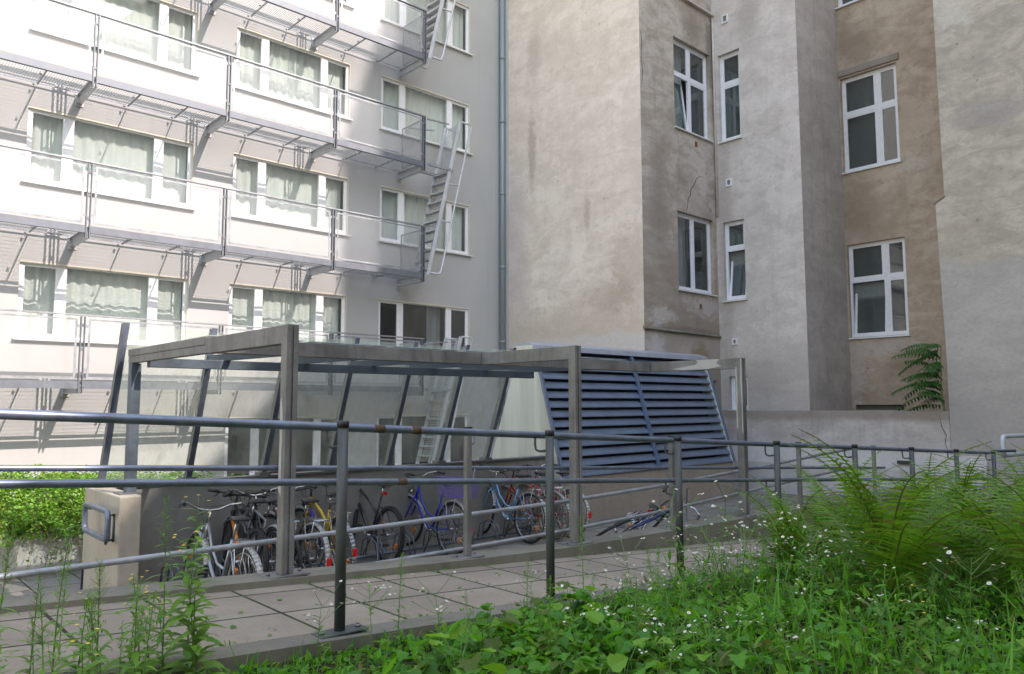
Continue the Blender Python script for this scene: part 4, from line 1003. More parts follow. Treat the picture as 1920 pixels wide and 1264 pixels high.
    # saddle: lofted sections from tail to nose
    prof_ = [(-0.13, 0.055, 0.018, 0.018), (-0.11, 0.088, 0.03, 0.026), (-0.05, 0.085, 0.034, 0.024), (0.02, 0.045, 0.03, 0.018), (0.09, 0.026, 0.026, 0.014), (0.14, 0.018, 0.02, 0.008)]
    rows = []
    for (dx, hw, th, z) in prof_:
        rows.append([sc + Vector((dx, hw * math.cos(a), z - th * 0.5 + th * 0.9 * math.sin(a) if math.sin(a) > 0 else z - th * 0.5 + th * 0.5 * math.sin(a))) for a in [2 * math.pi * k / 12 for k in range(12)]])
    b = len(sa.v)
    allv = [v for rw in rows for v in rw]; fs = []
    for i in range(len(rows) - 1):
        for k in range(12): l = (k + 1) % 12; fs.append((i*12+k, i*12+l, (i+1)*12+l, (i+1)*12+k))
    fs.append(tuple(range(11, -1, -1))); fs.append(tuple(range((len(rows)-1)*12, len(rows)*12)))
    sa.add(allv, fs, True)
    for s in (-1, 1): sa.tube([sc + Vector((-0.1, 0.03 * s, -0.01)), sc + Vector((-0.02, 0.022 * s, -0.035)), sc + Vector((0.1, 0.01 * s, -0.005))], 0.004, 5)
    sa.build("saddle", M['saddle'], root)
    cr_ = MB(); ca = 0.7
    cr_.tube([(BB[0], -0.06, BB[2]), (BB[0], 0.06, BB[2])], 0.02, 10)
    for s in (-1, 1):
        e = (BB[0] + 0.17 * math.cos(ca) * s, 0.075 * s, BB[2] + 0.17 * math.sin(ca) * s); cr_.tube([(BB[0], 0.065 * s, BB[2]), e], 0.009, 8)
    n = 30; cr_.tube([(BB[0] + 0.09 * math.cos(2*math.pi*k/n), -0.045, BB[2] + 0.09 * math.sin(2*math.pi*k/n)) for k in range(n)], 0.005, 6, closed=True)
    for k in range(5): a = 2 * math.pi * k / 5; cr_.tube([(BB[0], -0.045, BB[2]), (BB[0] + 0.09 * math.cos(a), -0.045, BB[2] + 0.09 * math.sin(a))], 0.006, 5)
    cr_.tube([(BB[0], -0.045, BB[2] + 0.09), (0, -0.045, r + 0.04), (-0.04, -0.045, r), (0, -0.045, r - 0.04), (BB[0], -0.045, BB[2] - 0.09)], 0.005, 6)
    co = cr_.build("crankset", M['chrome'], root)
    for s in (-1, 1):
        pd = MB(); e = (BB[0] + 0.17 * math.cos(ca) * s, 0.075 * s, BB[2] + 0.17 * math.sin(ca) * s); pd.box(e[0] - 0.045, e[1] + (0.01 if s > 0 else -0.1), e[2] - 0.012, e[0] + 0.045, e[1] + (0.1 if s > 0 else -0.01), e[2] + 0.012); pd.build("pedal", M['black'], co)
    if rack:
        k = MB(); z = 2 * r + 0.055
        for yy in (-0.06, -0.03, 0, 0.03, 0.06): k.tube([(-0.20, yy, z + 0.01), (0.20, yy, z)], 0.004, 6)
        k.tube([(-0.20, -0.06, z + 0.01), (-0.22, 0, z + 0.015), (-0.20, 0.06, z + 0.01)], 0.005, 6)
        for x in (-0.1, 0.02, 0.14): k.tube([(x, -0.06, z), (x, 0.06, z)], 0.004, 6)
        for s in (-1, 1): k.tube([(-0.10, 0.06 * s, z), (0, 0.07 * s, r)], 0.005, 6); k.tube([(0.12, 0.06 * s, z), (0, 0.07 * s, r)], 0.005, 6)
        k.build("luggage_rack", M['chrome'], root)
    if basket is not None:
        k = MB(); z0 = 2 * r + 0.07; h = 0.24
        def rect(z, e): return [(-0.24 - e, -0.16 - e, z), (0.13 + e, -0.16 - e, z), (0.13 + e, 0.16 + e, z), (-0.24 - e, 0.16 + e, z)]
        for i in range(9):
            e = 0.035 * i / 8; k.tube(rect(z0 + h * i / 8, e), 0.0028 if i < 8 else 0.005, 5, closed=True)
        b0, b1 = rect(z0, 0), rect(z0 + h, 0.035)
        for i in range(4):
            a0, a1, c0, c1 = Vector(b0[i]), Vector(b0[(i+1) % 4]), Vector(b1[i]), Vector(b1[(i+1) % 4])
            for j in range(15): k.tube([a0.lerp(a1, j / 15), c0.lerp(c1, j / 15)], 0.0022, 4, caps=False)
        for j in range(12): y = -0.16 + 0.32 * j / 11; k.tube([(-0.24, y, z0), (0.13, y, z0)], 0.0022, 4, caps=False)
        k.build("basket", basket, root)
    ls = MB()
    ls.tube([(0.93, 0, 0.74), (0.985, 0, 0.735)], [0.02, 0.035], 10); S(ls).build("headlamp", M['chrome'] if style == 'city' else M['black'], root)
    kk = MB(); kk.tube([(0.38, 0.04, 0.24), (0.36, 0.16, 0.02)], 0.008, 6); kk.build("kickstand", M['black'], root)
    if lying:
        root.matrix_world = Matrix.Translation(Vector(pos)) @ Matrix.Rotation(heading, 4, 'Z') @ Matrix.Rotation(R(lean), 4, 'X')
    else:
        root.matrix_world = Matrix.Translation(Vector(pos)) @ Matrix.Rotation(heading, 4, 'Z') @ Matrix.Rotation(R(lean), 4, 'X')
    return root
N90 = math.pi / 2
silver = paint("silver_frame", (0.30, 0.31, 0.33), 0.35, 0.6); blackp = paint("black_frame", (0.03, 0.03, 0.033)); orangep = paint("orange_frame", (0.75, 0.22, 0.03))
greyp = paint("grey_frame", (0.16, 0.17, 0.18)); yellowp = paint("yellow_frame", (0.58, 0.36, 0.02)); violetp = paint("violet_frame", (0.10, 0.07, 0.42))
bluep = paint("blue_frame", (0.012, 0.022, 0.36)); lbluep = paint("light_blue_frame", (0.13, 0.32, 0.55)); redp = paint("red_frame", (0.42, 0.022, 0.016)); navyp = paint("navy_frame", (0.02, 0.03, 0.14))
whiteg = simple("white_mudguard", (0.40, 0.40, 0.38), 0.45, 0.1); greyg = simple("grey_mudguard", (0.4, 0.41, 0.42), 0.35, 0.5); purplew = simple("purple_wire", (0.16, 0.12, 0.42), 0.5)
bike("silver step through city bicycle with high swept handlebar next to the concrete pier", (2.80, 6.50, FLOOR), N90 + 0.03, silver, 'city', 4, whiteg, True, steer=-0.12)
bike("black and orange mountain bicycle beside the silver city bicycle", (3.33, 7.45, FLOOR), N90 - 0.10, blackp, 'mtb', 5, None, tw=0.026, frame2=orangep, steer=-0.3, light=False)
bike("dark grey bicycle with a black saddle half hidden left of the front shelter post", (3.50, 7.38, FLOOR), N90 - 0.08, greyp, 'road', 3, greyg, False, steer=0.2)
bike("black bicycle with bare tyres directly behind the front shelter post", (3.67, 7.34, FLOOR), N90 - 0.05, blackp, 'city', -3, None, True, steer=-0.2)
bike("black bicycle with white rear mudguard and large red reflector between post and railing", (3.86, 7.24, FLOOR), N90 - 0.05, blackp, 'city', 3, whiteg, True, steer=0.15)
bike("yellow and violet bicycle behind the nearest dark railing post", (4.38, 7.50, FLOOR), N90 - 0.12, yellowp, 'mtb', -4, greyg, True, frame2=violetp, steer=0.25)
bike("black mountain bicycle with knobbly tyres beside the blue bicycle", (5.22, 7.90, FLOOR), N90 - 0.06, blackp, 'mtb', 4, None, tw=0.028, steer=-0.35)
bike("bright blue step through bicycle with purple wire basket", (6.03, 7.70, FLOOR), N90 - 0.03, bluep, 'city', 5, whiteg, True, purplew, steer=0.2)
bike("light blue step through bicycle with grey mudguards right of the basket bicycle", (7.38, 7.68, FLOOR), N90 - 0.06, lbluep, 'city', 4, greyg, True, steer=-0.3)
bike("red bicycle with rear rack beside the light blue one", (7.86, 7.66, FLOOR), N90 - 0.02, redp, 'road', -3, greyg, True, tyre='gwall', steer=0.2)
bike("red bicycle furthest right in the row in front of the cream shaft panel", (8.12, 7.58, FLOOR), N90 - 0.06, redp, 'city', 4, whiteg, True, tyre='gwall', steer=0.1)
bike("navy bicycle lying on its side on the slabs below the louvred shaft", (7.75, 6.75, FLOOR + 0.10), 0.10, navyp, 'city', 58, None, True, steer=0.5, lying=True)
# ground rack
rk = thing("bike_rack", "low steel tube bicycle rack on the slabs under the bicycles", "rack", (5, 8.1, FLOOR))
m = MB(); m.tube([(2.6, 8.25, FLOOR + 0.05), (8.6, 8.25, FLOOR + 0.05)], 0.018, 10); m.tube([(2.6, 7.85, FLOOR + 0.05), (8.6, 7.85, FLOOR + 0.05)], 0.018, 10); m.build("ground_tube", M['galv_rail'], rk)
for i in range(13):
    x = 2.75 + i * 0.47
    m = MB()
    for dx in (-0.035, 0.035): m.tube([(x + dx, 7.86, FLOOR + 0.06), (x + dx, 7.9, FLOOR + 0.26), (x + dx, 8.05, FLOOR + 0.33), (x + dx, 8.2, FLOOR + 0.26), (x + dx, 8.25, FLOOR + 0.06)], 0.008, 6)
    m.build("wheel_hoop", M['galv_rail'], rk)

# ------------------------------------------------------------------ planting
def leaf_template(kind):
    """unit leaf along +x, width along y, z up; returns verts, tris"""
    if kind == 'broad':
        out = [(0, 0), (-0.06, 0.22), (0.08, 0.42), (0.30, 0.47), (0.42, 0.36), (0.55, 0.40), (0.72, 0.24), (1.0, 0)]
    elif kind == 'lobed':
        out = [(0, 0), (-0.12, 0.25), (0.02, 0.52), (0.20, 0.38), (0.42, 0.50), (0.50, 0.30), (0.78, 0.22), (1.0, 0)]
    else:
        out = [(0, 0), (0.12, 0.07), (0.35, 0.14), (0.6, 0.12), (0.85, 0.05), (1.0, 0)]
    mid = [(0.02, 0), (0.35, 0), (0.7, 0)]
    L = [(x, y, 0.10 * y - 0.22 * (x - 0.35) ** 2 + 0.16 * y) for x, y in out]
    V = []; F = []
    n = len(out)
    V += [(x, y, z) for x, y, z in L] + [(x, -y, z) for x, y, z in L[1:-1]]
    cen = len(V); V.append((0.4, 0, -0.03))
    ring = list(range(n)) + [n + (n - 3) - i for i in range(n - 2)]
    for i in range(len(ring)): F.append((ring[i], ring[(i + 1) % len(ring)], cen))
    return np.array(V), np.array(F)
TEMPL = {k: leaf_template(k) for k in ('broad', 'lobed', 'lance')}
def scatter_leaves(kind, pos, size, yaw, pitch, roll):
    """numpy instancing into one mesh"""
    V0, F0 = TEMPL[kind]; n = len(pos); k = len(V0)
    cy, sy = np.cos(yaw), np.sin(yaw); cp_, sp_ = np.cos(pitch), np.sin(pitch); c_, s_2 = np.cos(roll), np.sin(roll)
    V = np.repeat(V0[None], n, 0) * size[:, None, None]
    x, y, z = V[..., 0], V[..., 1], V[..., 2]
    y, z = y * c_[:, None] - z * s_2[:, None], y * s_2[:, None] + z * c_[:, None]
    x, z = x * cp_[:, None] - z * sp_[:, None], x * sp_[:, None] + z * cp_[:, None]
    x, y = x * cy[:, None] - y * sy[:, None], x * sy[:, None] + y * cy[:, None]
    V = np.stack([x, y, z], -1) + pos[:, None, :]
    F = F0[None] + (np.arange(n) * k)[:, None, None]
    return V.reshape(-1, 3), F.reshape(-1, 3)
def join(parts):
    V = []; F = []; b = 0
    for v, f in parts: V.append(v); F.append(f + b); b += len(v)
    return np.concatenate(V), np.concatenate(F)
def inview(P, margin=160):
    d = P - np.array([0, 0, 0]); X = d @ np.array(rt2); Y = d @ np.array(up2); Z = d @ np.array(fwd)
    px = 960 + 1420 * X / np.maximum(Z, 0.05); py = 632 - 1420 * Y / np.maximum(Z, 0.05)
    return (Z > 0.6) & (px > -margin) & (px < 1920 + margin) & (py < 1264 + margin * 1.6) & (py > 300), Z
M['leaf'] = leafmat("groundcover_leaf", [(0.031, 0.122, 0.012), (0.080, 0.282, 0.017), (0.125, 0.379, 0.023), (0.053, 0.208, 0.022), (0.230, 0.452, 0.038), (0.044, 0.172, 0.034), (0.107, 0.343, 0.022), (0.089, 0.306, 0.029), (0.160, 0.391, 0.029), (0.044, 0.184, 0.019), (0.20, 0.15, 0.05)], 0.45)
M['fern'] = leafmat("fern_frond", [(0.058, 0.175, 0.016), (0.104, 0.256, 0.020), (0.140, 0.296, 0.027), (0.197, 0.337, 0.035), (0.127, 0.284, 0.029), (0.16, 0.13, 0.04)], 0.45)
M['weed'] = leafmat("weed_leaf", [(0.09, 0.22, 0.02), (0.17, 0.33, 0.03), (0.10, 0.25, 0.045)], 0.4)
M['hedge'] = leafmat("hedge_leaf", [(0.05, 0.15, 0.014), (0.12, 0.29, 0.025), (0.22, 0.40, 0.04), (0.08, 0.21, 0.025)], 0.35, 0.35, 0.5)
M['sapling'] = leafmat("sapling_leaf", [(0.018, 0.075, 0.018), (0.03, 0.11, 0.025), (0.045, 0.14, 0.03)], 0.35)
M['petal'] = simple("white_petal", (0.62, 0.62, 0.65), 0.6, 0, 0.3, 0, 0.03)
M['eye'] = simple("yellow_eye", (0.75, 0.50, 0.04), 0.7)
M['rachis'] = simple('fern_rachis', (0.10, 0.12, 0.03), 0.6)
M['stalk'] = simple("green_stalk", (0.12, 0.22, 0.05), 0.6)
M['dry'] = simple("dry_stalk", (0.22, 0.12, 0.05), 0.8)

def zs(P): return np.array([zsoil(x, y) for x, y in P[:, :2]])
# -- ground cover, one mass of small leaves
TEMPL['grass'] = (np.array([(0, -0.016, 0), (0, 0.016, 0), (0.45, -0.013, 0.06), (0.45, 0.013, 0.06), (0.8, -0.007, 0.0), (0.8, 0.007, 0.0), (1, 0, -0.10)]), np.array([(0, 1, 3), (0, 3, 2), (2, 3, 5), (2, 5, 4), (4, 5, 6)]))
def bedh(P):
    x, y = P[:, 0], P[:, 1]
    cl = 0.5 + 0.5 * np.sin(x * 2.3 + 1.3 * np.sin(y * 1.9)) * np.sin(y * 2.7 + x)
    base = 0.05 + 0.18 * np.clip((x - 1.9) / 1.4, 0, 1) + 0.10 * np.clip((x - 3.2) / 1.2, 0, 1)
    edge = np.clip((3.24 - y) / np.where(x > 3.3, 0.25, 0.8), 0.10, 1)
    return base * (0.55 + 0.75 * cl) * edge
def bed_points(N, dmin=0.12):
    P = np.stack([rng.uniform(0.3, 14.5, N), rng.uniform(-4.5, 3.25, N), np.zeros(N)], 1); P[:, 2] = zs(P)
    ok, dep = inview(P); keep = ok & (rng.random(N) < np.clip(2.6 / np.maximum(dep, 1), dmin, 1.0))
    return P[keep]
parts = []
for kd, N, smin, smax, pm, ps, hexp in (('broad', 60000, 0.016, 0.046, 0.15, 0.42, 0.7), ('lobed', 32000, 0.02, 0.06, 0.1, 0.45, 0.6), ('lance', 135000, 0.018, 0.062, 0.45, 0.55, 0.75), ('grass', 30000, 0.12, 0.30, 1.15, 0.28, 3.0)):
    q = bed_points(N)
    if kd in ('broad', 'lobed'): q = q[rng.random(len(q)) < np.where(q[:, 0] > 3.1, 0.40, 1.0)]
    k = len(q); h = bedh(q)
    tall = rng.random(k) < (0.18 if kd == 'lance' else 0.0)
    q[:, 2] += h * rng.random(k) ** hexp * np.where(tall, 1.7, 1.0) * (0.35 if kd == 'grass' else 1.0)
    s = rng.uniform(smin, smax, k) ** 1.0 * np.where(rng.random(k) < 0.15, 1.4, 1.0) * (np.clip(h / 0.2, 0.45, 1.2) if kd == 'grass' else 1.0)
    parts.append(scatter_leaves(kd, q, s, rng.uniform(0, 6.28, k), rng.normal(pm, ps, k), rng.normal(0, 0.4, k)))
# tufts in the slab joints and along the kerb
k = 1500
tx = rng.uniform(0.2, 9, k); ty = np.where(rng.random(k) < 0.45, 4.585 - 0.02 * rng.random(k), 3.45 + 0.03 * rng.random(k))
j2 = rng.random(k) < 0.30; tx = np.where(j2, np.round((tx + 0.07) / 0.5) * 0.5 - 0.07 + rng.normal(0, 0.008, k), tx); ty = np.where(j2, rng.uniform(3.46, 4.58, k), ty)
q = np.stack([tx, ty, np.array([zpath(x) for x in tx]) + 0.002], 1); cl_ = np.sin(tx * 5.3) + np.sin(tx * 2.1 + 1) > -0.1; q = q[cl_]; k = len(q)
parts.append(scatter_leaves('lance', q, rng.uniform(0.010, 0.034, k), rng.uniform(0, 6.28, k), rng.normal(0.6, 0.4, k), rng.normal(0, 0.4, k)))
# fallen leaves lying on the slabs
k = 90; tx = rng.uniform(0.2, 8, k); ty = 3.5 + 1.05 * rng.random(k)
parts.append(scatter_leaves('broad', np.stack([tx, ty, np.array([zpath(x) for x in tx]) + 0.006], 1), rng.uniform(0.012, 0.035, k), rng.uniform(0, 6.28, k), rng.normal(0, 0.1, k), rng.normal(0, 0.15, k)))
V, F = join(parts); tag(npmesh("ground_cover", V, F, M['leaf']), kind="stuff", label="low mass of mixed green weeds covering the bed", cat="ground cover")
# -- larger lobed plants in the foreground (garlic-mustard / bur like clumps)
def blade(base, tip, w, n=5, droop=0.0):
    base = np.array(base); tip = np.array(tip); d = tip - base; s = np.cross(d, [0, 0, 1.0]); s /= np.linalg.norm(s) + 1e-9
    V = []; F = []
    for i in range(n + 1):
        f = i / n; c = base + d * f - np.array([0, 0, droop * f * f]); ww = w * math.sin(math.pi * min(1, 0.12 + 0.88 * f)) if f < 1 else 0.0005
        V += [c - s * ww, c + s * ww]
    for i in range(n): F += [(2*i, 2*i+1, 2*i+3), (2*i, 2*i+3, 2*i+2)]
    return np.array(V), np.array(F)
def stalk(pts, r0, r1, n=5):
    m = MB(); k = len(pts); m.tube(pts, [r0 + (r1 - r0) * i / (k - 1) for i in range(k)], n)
    V = np.array([tuple(v) for v in m.v]); F = []
    for f in m.f:
        for i in range(1, len(f) - 1): F.append((f[0], f[i], f[i+1]))
    return V, np.array(F)

def place(proto_objs, name, label, cat, group, x, y, z, rz, sc, tilt=(0, 0)):
    """copy a plant (list of (part name, mesh, material)) as one thing"""
    root = bpy.data.objects.new(name, None); COL.objects.link(root); root.empty_display_size = 0.1
    root.location = (x, y, z); root.rotation_euler = (tilt[0], tilt[1], rz); root.scale = (sc, sc, sc)
    tag(root, label, cat, group)
    for nm, me in proto_objs:
        o = bpy.data.objects.new(nm, me); COL.objects.link(o); o.parent = root
    return root
def proto(nm, V, F, mat):
    o = npmesh(nm, V, F, mat); me = o.data; bpy.data.objects.remove(o); return (nm, me)

# -- broad leaf clumps
def broad_clump(seed):
    r = np.random.default_rng(seed); lv = []; stx = []
    k = r.integers(9, 15)
    pos = []; 
    for i in range(k):
        a = r.uniform(0, 6.28); rad = r.uniform(0.03, 0.16); h = r.uniform(0.10, 0.26)
        tip = (rad * math.cos(a), rad * math.sin(a), h); pos.append((tip, a))
        stx.append(stalk([(0, 0, 0), (tip[0] * 0.4, tip[1] * 0.4, h * 0.7), tip], 0.003, 0.0018))
    Pp = np.array([p for p, a in pos]); ya = np.array([a for p, a in pos]) + r.normal(0, 0.4, k)
    lv.append(scatter_leaves('lobed' if seed % 2 else 'broad', Pp, r.uniform(0.07, 0.13, k), ya, r.normal(-0.15, 0.25, k), r.normal(0, 0.3, k)))
    return [proto("leaf_rosette", *join(lv), M['leaf']), proto("leaf_stalks", *join(stx), M['stalk'])]
clumps = [broad_clump(s) for s in range(5)]
nplaced = 0; rr = random.Random(5)
while nplaced < 80:
    x, y = rr.uniform(1.5, 5.2), rr.uniform(0.6, 3.1)
    if y > 2.75 and x < 2.3: continue
    if rr.random() > (1.0 if (2.0 < x < 3.4 and y > 2.0) else 0.35): continue
    p = np.array([[x, y, zsoil(x, y)]]); ok, dep = inview(p, 60)
    if not ok[0]: continue
    place(clumps[nplaced % 5], "broadleaf_weed", "clump of broad lobed green leaves in the weedy bed", "weed", "broad leaved clumps in the bed", x, y, zsoil(x, y) - 0.03, rr.uniform(0, 6.28), rr.uniform(0.5, 0.95))
    nplaced += 1

# -- fleabane: branching stems with small daisies
def fleabane(seed, h):
    r = random.Random(seed); L = []; S_ = []; D = []; E = []
    top = (r.uniform(-0.06, 0.06), r.uniform(-0.06, 0.06), h)
    main = [(0, 0, 0), (top[0] * 0.2, top[1] * 0.2, h * 0.35), (top[0] * 0.6, top[1] * 0.6, h * 0.7), top]
    S_.append(stalk(main, 0.0032, 0.0014))
    for i in range(16):
        f = r.uniform(0.06, 0.8); b = np.array([top[0] * f, top[1] * f, h * f]); a = r.uniform(0, 6.28); l = r.uniform(0.05, 0.10) * (1.15 - 0.6 * f)
        L.append(blade(b, b + np.array([l * math.cos(a), l * math.sin(a), l * 0.45]), l * 0.14, 4, l * 0.45))
    heads = []
    for i in range(r.randint(6, 10)):
        f = r.uniform(0.62, 0.98); b = (top[0] * f, top[1] * f, h * f); a = r.uniform(0, 6.28); l = r.uniform(0.05, 0.16)
        e = (b[0] + l * math.cos(a), b[1] + l * math.sin(a), b[2] + l * r.uniform(0.5, 1.1))
        S_.append(stalk([b, ((b[0]+e[0])/2 + 0.005, (b[1]+e[1])/2, (b[2]+e[2])/2 - 0.006), e], 0.0019, 0.0013, 4)); heads.append(e)
        for j in range(r.randint(0, 2)):
            a2 = a + r.uniform(-1, 1); l2 = r.uniform(0.02, 0.05); e2 = (e[0] + l2 * math.cos(a2), e[1] + l2 * math.sin(a2), e[2] + l2 * r.uniform(-0.2, 0.6)); S_.append(stalk([((b[0]+e[0])/2, (b[1]+e[1])/2, (b[2]+e[2])/2), e2], 0.001, 0.0008, 4)); heads.append(e2)
    for e in heads:
        rad = r.uniform(0.008, 0.012); tx, ty = r.uniform(-0.5, 0.5), r.uniform(-0.5, 0.5); n = 14; V = [(e[0], e[1], e[2])]; F = []
        for k in range(n * 2):
            a = math.pi * k / n; rr_ = rad if k % 2 == 0 else rad * 0.72
            dx, dy = rr_ * math.cos(a), rr_ * math.sin(a); V.append((e[0] + dx, e[1] + dy, e[2] + dx * tx + dy * ty + 0.001))
        for k in range(n * 2): F.append((0, 1 + k, 1 + (k + 1) % (n * 2)))
        D.append((np.array(V), np.array(F)))
        V = [(e[0], e[1], e[2] + 0.004)]; F = []
        for k in range(8): a = 2 * math.pi * k / 8; dx, dy = rad * 0.42 * math.cos(a), rad * 0.42 * math.sin(a); V.append((e[0] + dx, e[1] + dy, e[2] + 0.0018 + dx * tx + dy * ty))
        for k in range(8): F.append((0, 1 + k, 1 + (k + 1) % 8))
        E.append((np.array(V), np.array(F)))
    return [proto("stem", *join(S_), M['stalk']), proto("leaf", *join(L), M['weed']), proto("flower_heads", *join(D), M['petal']), proto("flower_eyes", *join(E), M['eye'])]
fl = [fleabane(20 + i, h) for i, h in enumerate((0.35, 0.45, 0.55, 0.62, 0.40, 0.5))]
FL = [(3.0, 2.6), (3.6, 2.9), (3.9, 3.1), (4.2, 2.5), (4.5, 3.0), (4.9, 3.1), (5.2, 2.9), (5.5, 3.1), (5.9, 3.0), (6.2, 2.8), (6.5, 3.1), (4.0, 2.0), (4.4, 1.8), (3.4, 2.1), (4.7, 2.3), (5.0, 2.6), (3.2, 1.7), (3.7, 1.5), (2.8, 2.0), (4.1, 1.2), (4.4, 2.9), (4.75, 2.75), (5.6, 2.7), (6.0, 2.5), (2.3, 3.0), (2.0, 3.15), (2.6, 2.4), (5.3, 2.2), (6.9, 3.1), (3.0, 3.1), (1.75, 3.2), (4.6, 1.4), (3.9, 2.6), (5.1, 3.2), (5.7, 3.2), (3.5, 2.4), (4.3, 2.2), (4.6, 3.2)]
for i, (x, y) in enumerate(FL + [(rr.uniform(3.4, 5.8), rr.uniform(2.2, 3.28)) for _ in range(14)] + [(rr.uniform(2.5, 3.6), rr.uniform(1.5, 2.7)) for _ in range(5)]):
    sc = rr.uniform(0.75, 1.25) if x > 4.2 else rr.uniform(0.55, 0.85)
    place(fl[i % 6], "fleabane", "thin stemmed weed with small white daisy flowers in the bed", "flower", "white daisy weeds in the bed", x, y, zsoil(x, y) - 0.02, rr.uniform(0, 6.28), sc, (rr.uniform(-0.12, 0.12), rr.uniform(-0.12, 0.12)))

# -- tall weeds along the edging at left
def tall_weed(seed, h, kind):
    r = random.Random(seed); L = []; S_ = []; Y = []
    bend = (r.uniform(-0.05, 0.05), r.uniform(-0.05, 0.05))
    at = lambda f: np.array([bend[0] * f * f, bend[1] * f * f, h * f])
    S_.append(stalk([tuple(at(i / 8)) for i in range(9)], 0.0042, 0.0014, 6))
    n = int(h * 60)
    for i in range(n):
        f = 0.08 + 0.90 * i / n; b = at(f); a = i * 2.4 + r.uniform(-0.3, 0.3)
        l = (0.125 * (1 - 0.75 * f) + 0.015) * r.uniform(0.7, 1.2) * (1.25 if kind == 1 else 0.9)
        if kind == 0 and f > 0.62: l *= 0.8
        L.append(blade(b, b + np.array([l * math.cos(a), l * math.sin(a), l * r.uniform(0.2, 0.8)]), l * (0.14 if kind == 1 else 0.09), 4, l * r.uniform(0.3, 0.7)))
    if kind == 0:       # plume of tiny buds
        for i in range(60):
            f = r.uniform(0.66, 1.0); b = at(f); a = r.uniform(0, 6.28); l = 0.035 * (1.15 - f) * 3 * r.uniform(0.4, 1)
            e = b + np.array([l * math.cos(a), l * math.sin(a), l * 0.9]); S_.append(stalk([tuple(b), tuple(e)], 0.0008, 0.0006, 3)); L.append(blade(e, e + np.array([0.002, 0.001, 0.012]), 0.0022, 2))
    if kind == 1:
        for i in range(5):
            f = r.uniform(0.75, 1.0); b = at(f); a = r.uniform(0, 6.28); e = b + np.array([0.05 * math.cos(a), 0.05 * math.sin(a), 0.03]); S_.append(stalk([tuple(b), tuple(e)], 0.001, 0.0008, 3))
            V = [tuple(e)] + [(e[0] + 0.008 * math.cos(k), e[1] + 0.008 * math.sin(k), e[2] + 0.003) for k in np.linspace(0, 6.28, 7)[:-1]]; Y.append((np.array(V), np.array([(0, 1 + k, 1 + (k + 1) % 6) for k in range(6)])))
    out = [proto("stem", *join(S_), M['stalk']), proto("leaf", *join(L), M['weed'])]
    if Y: out.append(proto("flower_heads", *join(Y), M['eye']))
    return out
tw_ = [tall_weed(50, 0.75, 0), tall_weed(51, 0.72, 1), tall_weed(52, 0.5, 0), tall_weed(53, 0.55, 1), tall_weed(54, 0.62, 0)]
TWL = [(1.10, 3.28, 0, 1.0, "tall plumed weed left of the yellow flowered one beside the path edging"), (1.19, 3.26, 1, 1.0, "tall narrow leaved weed with small yellow flowers beside the path edging"),
       (0.88, 3.36, 2, 1.0, "short plumed weed in front of the concrete pier"), (0.74, 3.42, 4, 0.95, "slim weed at the far left standing before the sunlit slabs"), (2.15, 3.15, 0, 0.62, "small plumed weed just right of the nearest railing post"),
       (0.95, 3.2, 3, 0.8, "leafy weed in the lower left corner below the pier"), (0.80, 3.3, 3, 0.7, "leafy weed in the lower left corner nearest the frame edge"), (1.02, 3.3, 2, 0.85, "short thin weed between the pier and the tall plumed weed"),
       (0.80, 3.6, 4, 0.7, "bushy weed at the extreme lower left of the photo"), (3.5, 1.25, 3, 0.95, "upright weed with whitish buds at lower right before the ferns"), (4.0, 0.95, 2, 1.2, "branching weed at the right end of the bed in front of the fern shadow"),
       (4.55, 1.6, 2, 0.9, "pale upright weed left of the dark fern centre")]
for i in range(20):
    x, y = rr.uniform(0.5, 1.22), rr.uniform(2.3, 3.25)
    place(tw_[i % 5], "bed_weed", "green weed stem rising past the bottom edge of the photo at lower left", "weed", "weeds at the lower left edge", x, y, zsoil(x, y) - 0.02, rr.uniform(0, 6), rr.uniform(0.45, 0.95), (rr.uniform(-0.12, 0.12), rr.uniform(-0.12, 0.12)))
for i in range(22):
    x, y = rr.uniform(2.2, 4.6), rr.uniform(2.2, 3.22)
    place(tw_[(0, 2, 4)[i % 3]], "plumed_weed", "thin plumed green weed rising from the middle of the bed behind the railing posts", "weed", "plumed weeds in the middle of the bed", x, y, zsoil(x, y) - 0.02, rr.uniform(0, 6), rr.uniform(0.45, 0.85) * (0.7 if x < 2.8 else 1), (rr.uniform(-0.12, 0.12), rr.uniform(-0.12, 0.12)))
for (x, y, k, sc, lb) in TWL: place(tw_[k], "tall_weed", lb, "weed", "tall weeds in the bed", x, y, zsoil(x, y) - 0.02, rr.uniform(0, 6), sc)
m = MB(); zz = zsoil(4.1, 0.75); m.tube([(3.86, 0.84, zz), (3.87, 0.84, zz + 0.12), (3.855, 0.85, zz + 0.28), (3.87, 0.85, zz + 0.36)], [0.012, 0.016, 0.009, 0.004], 8); tag(m.build("dry_stalk", M['dry']), "rusty brown dead stalk standing at the lower right corner", "stalk")

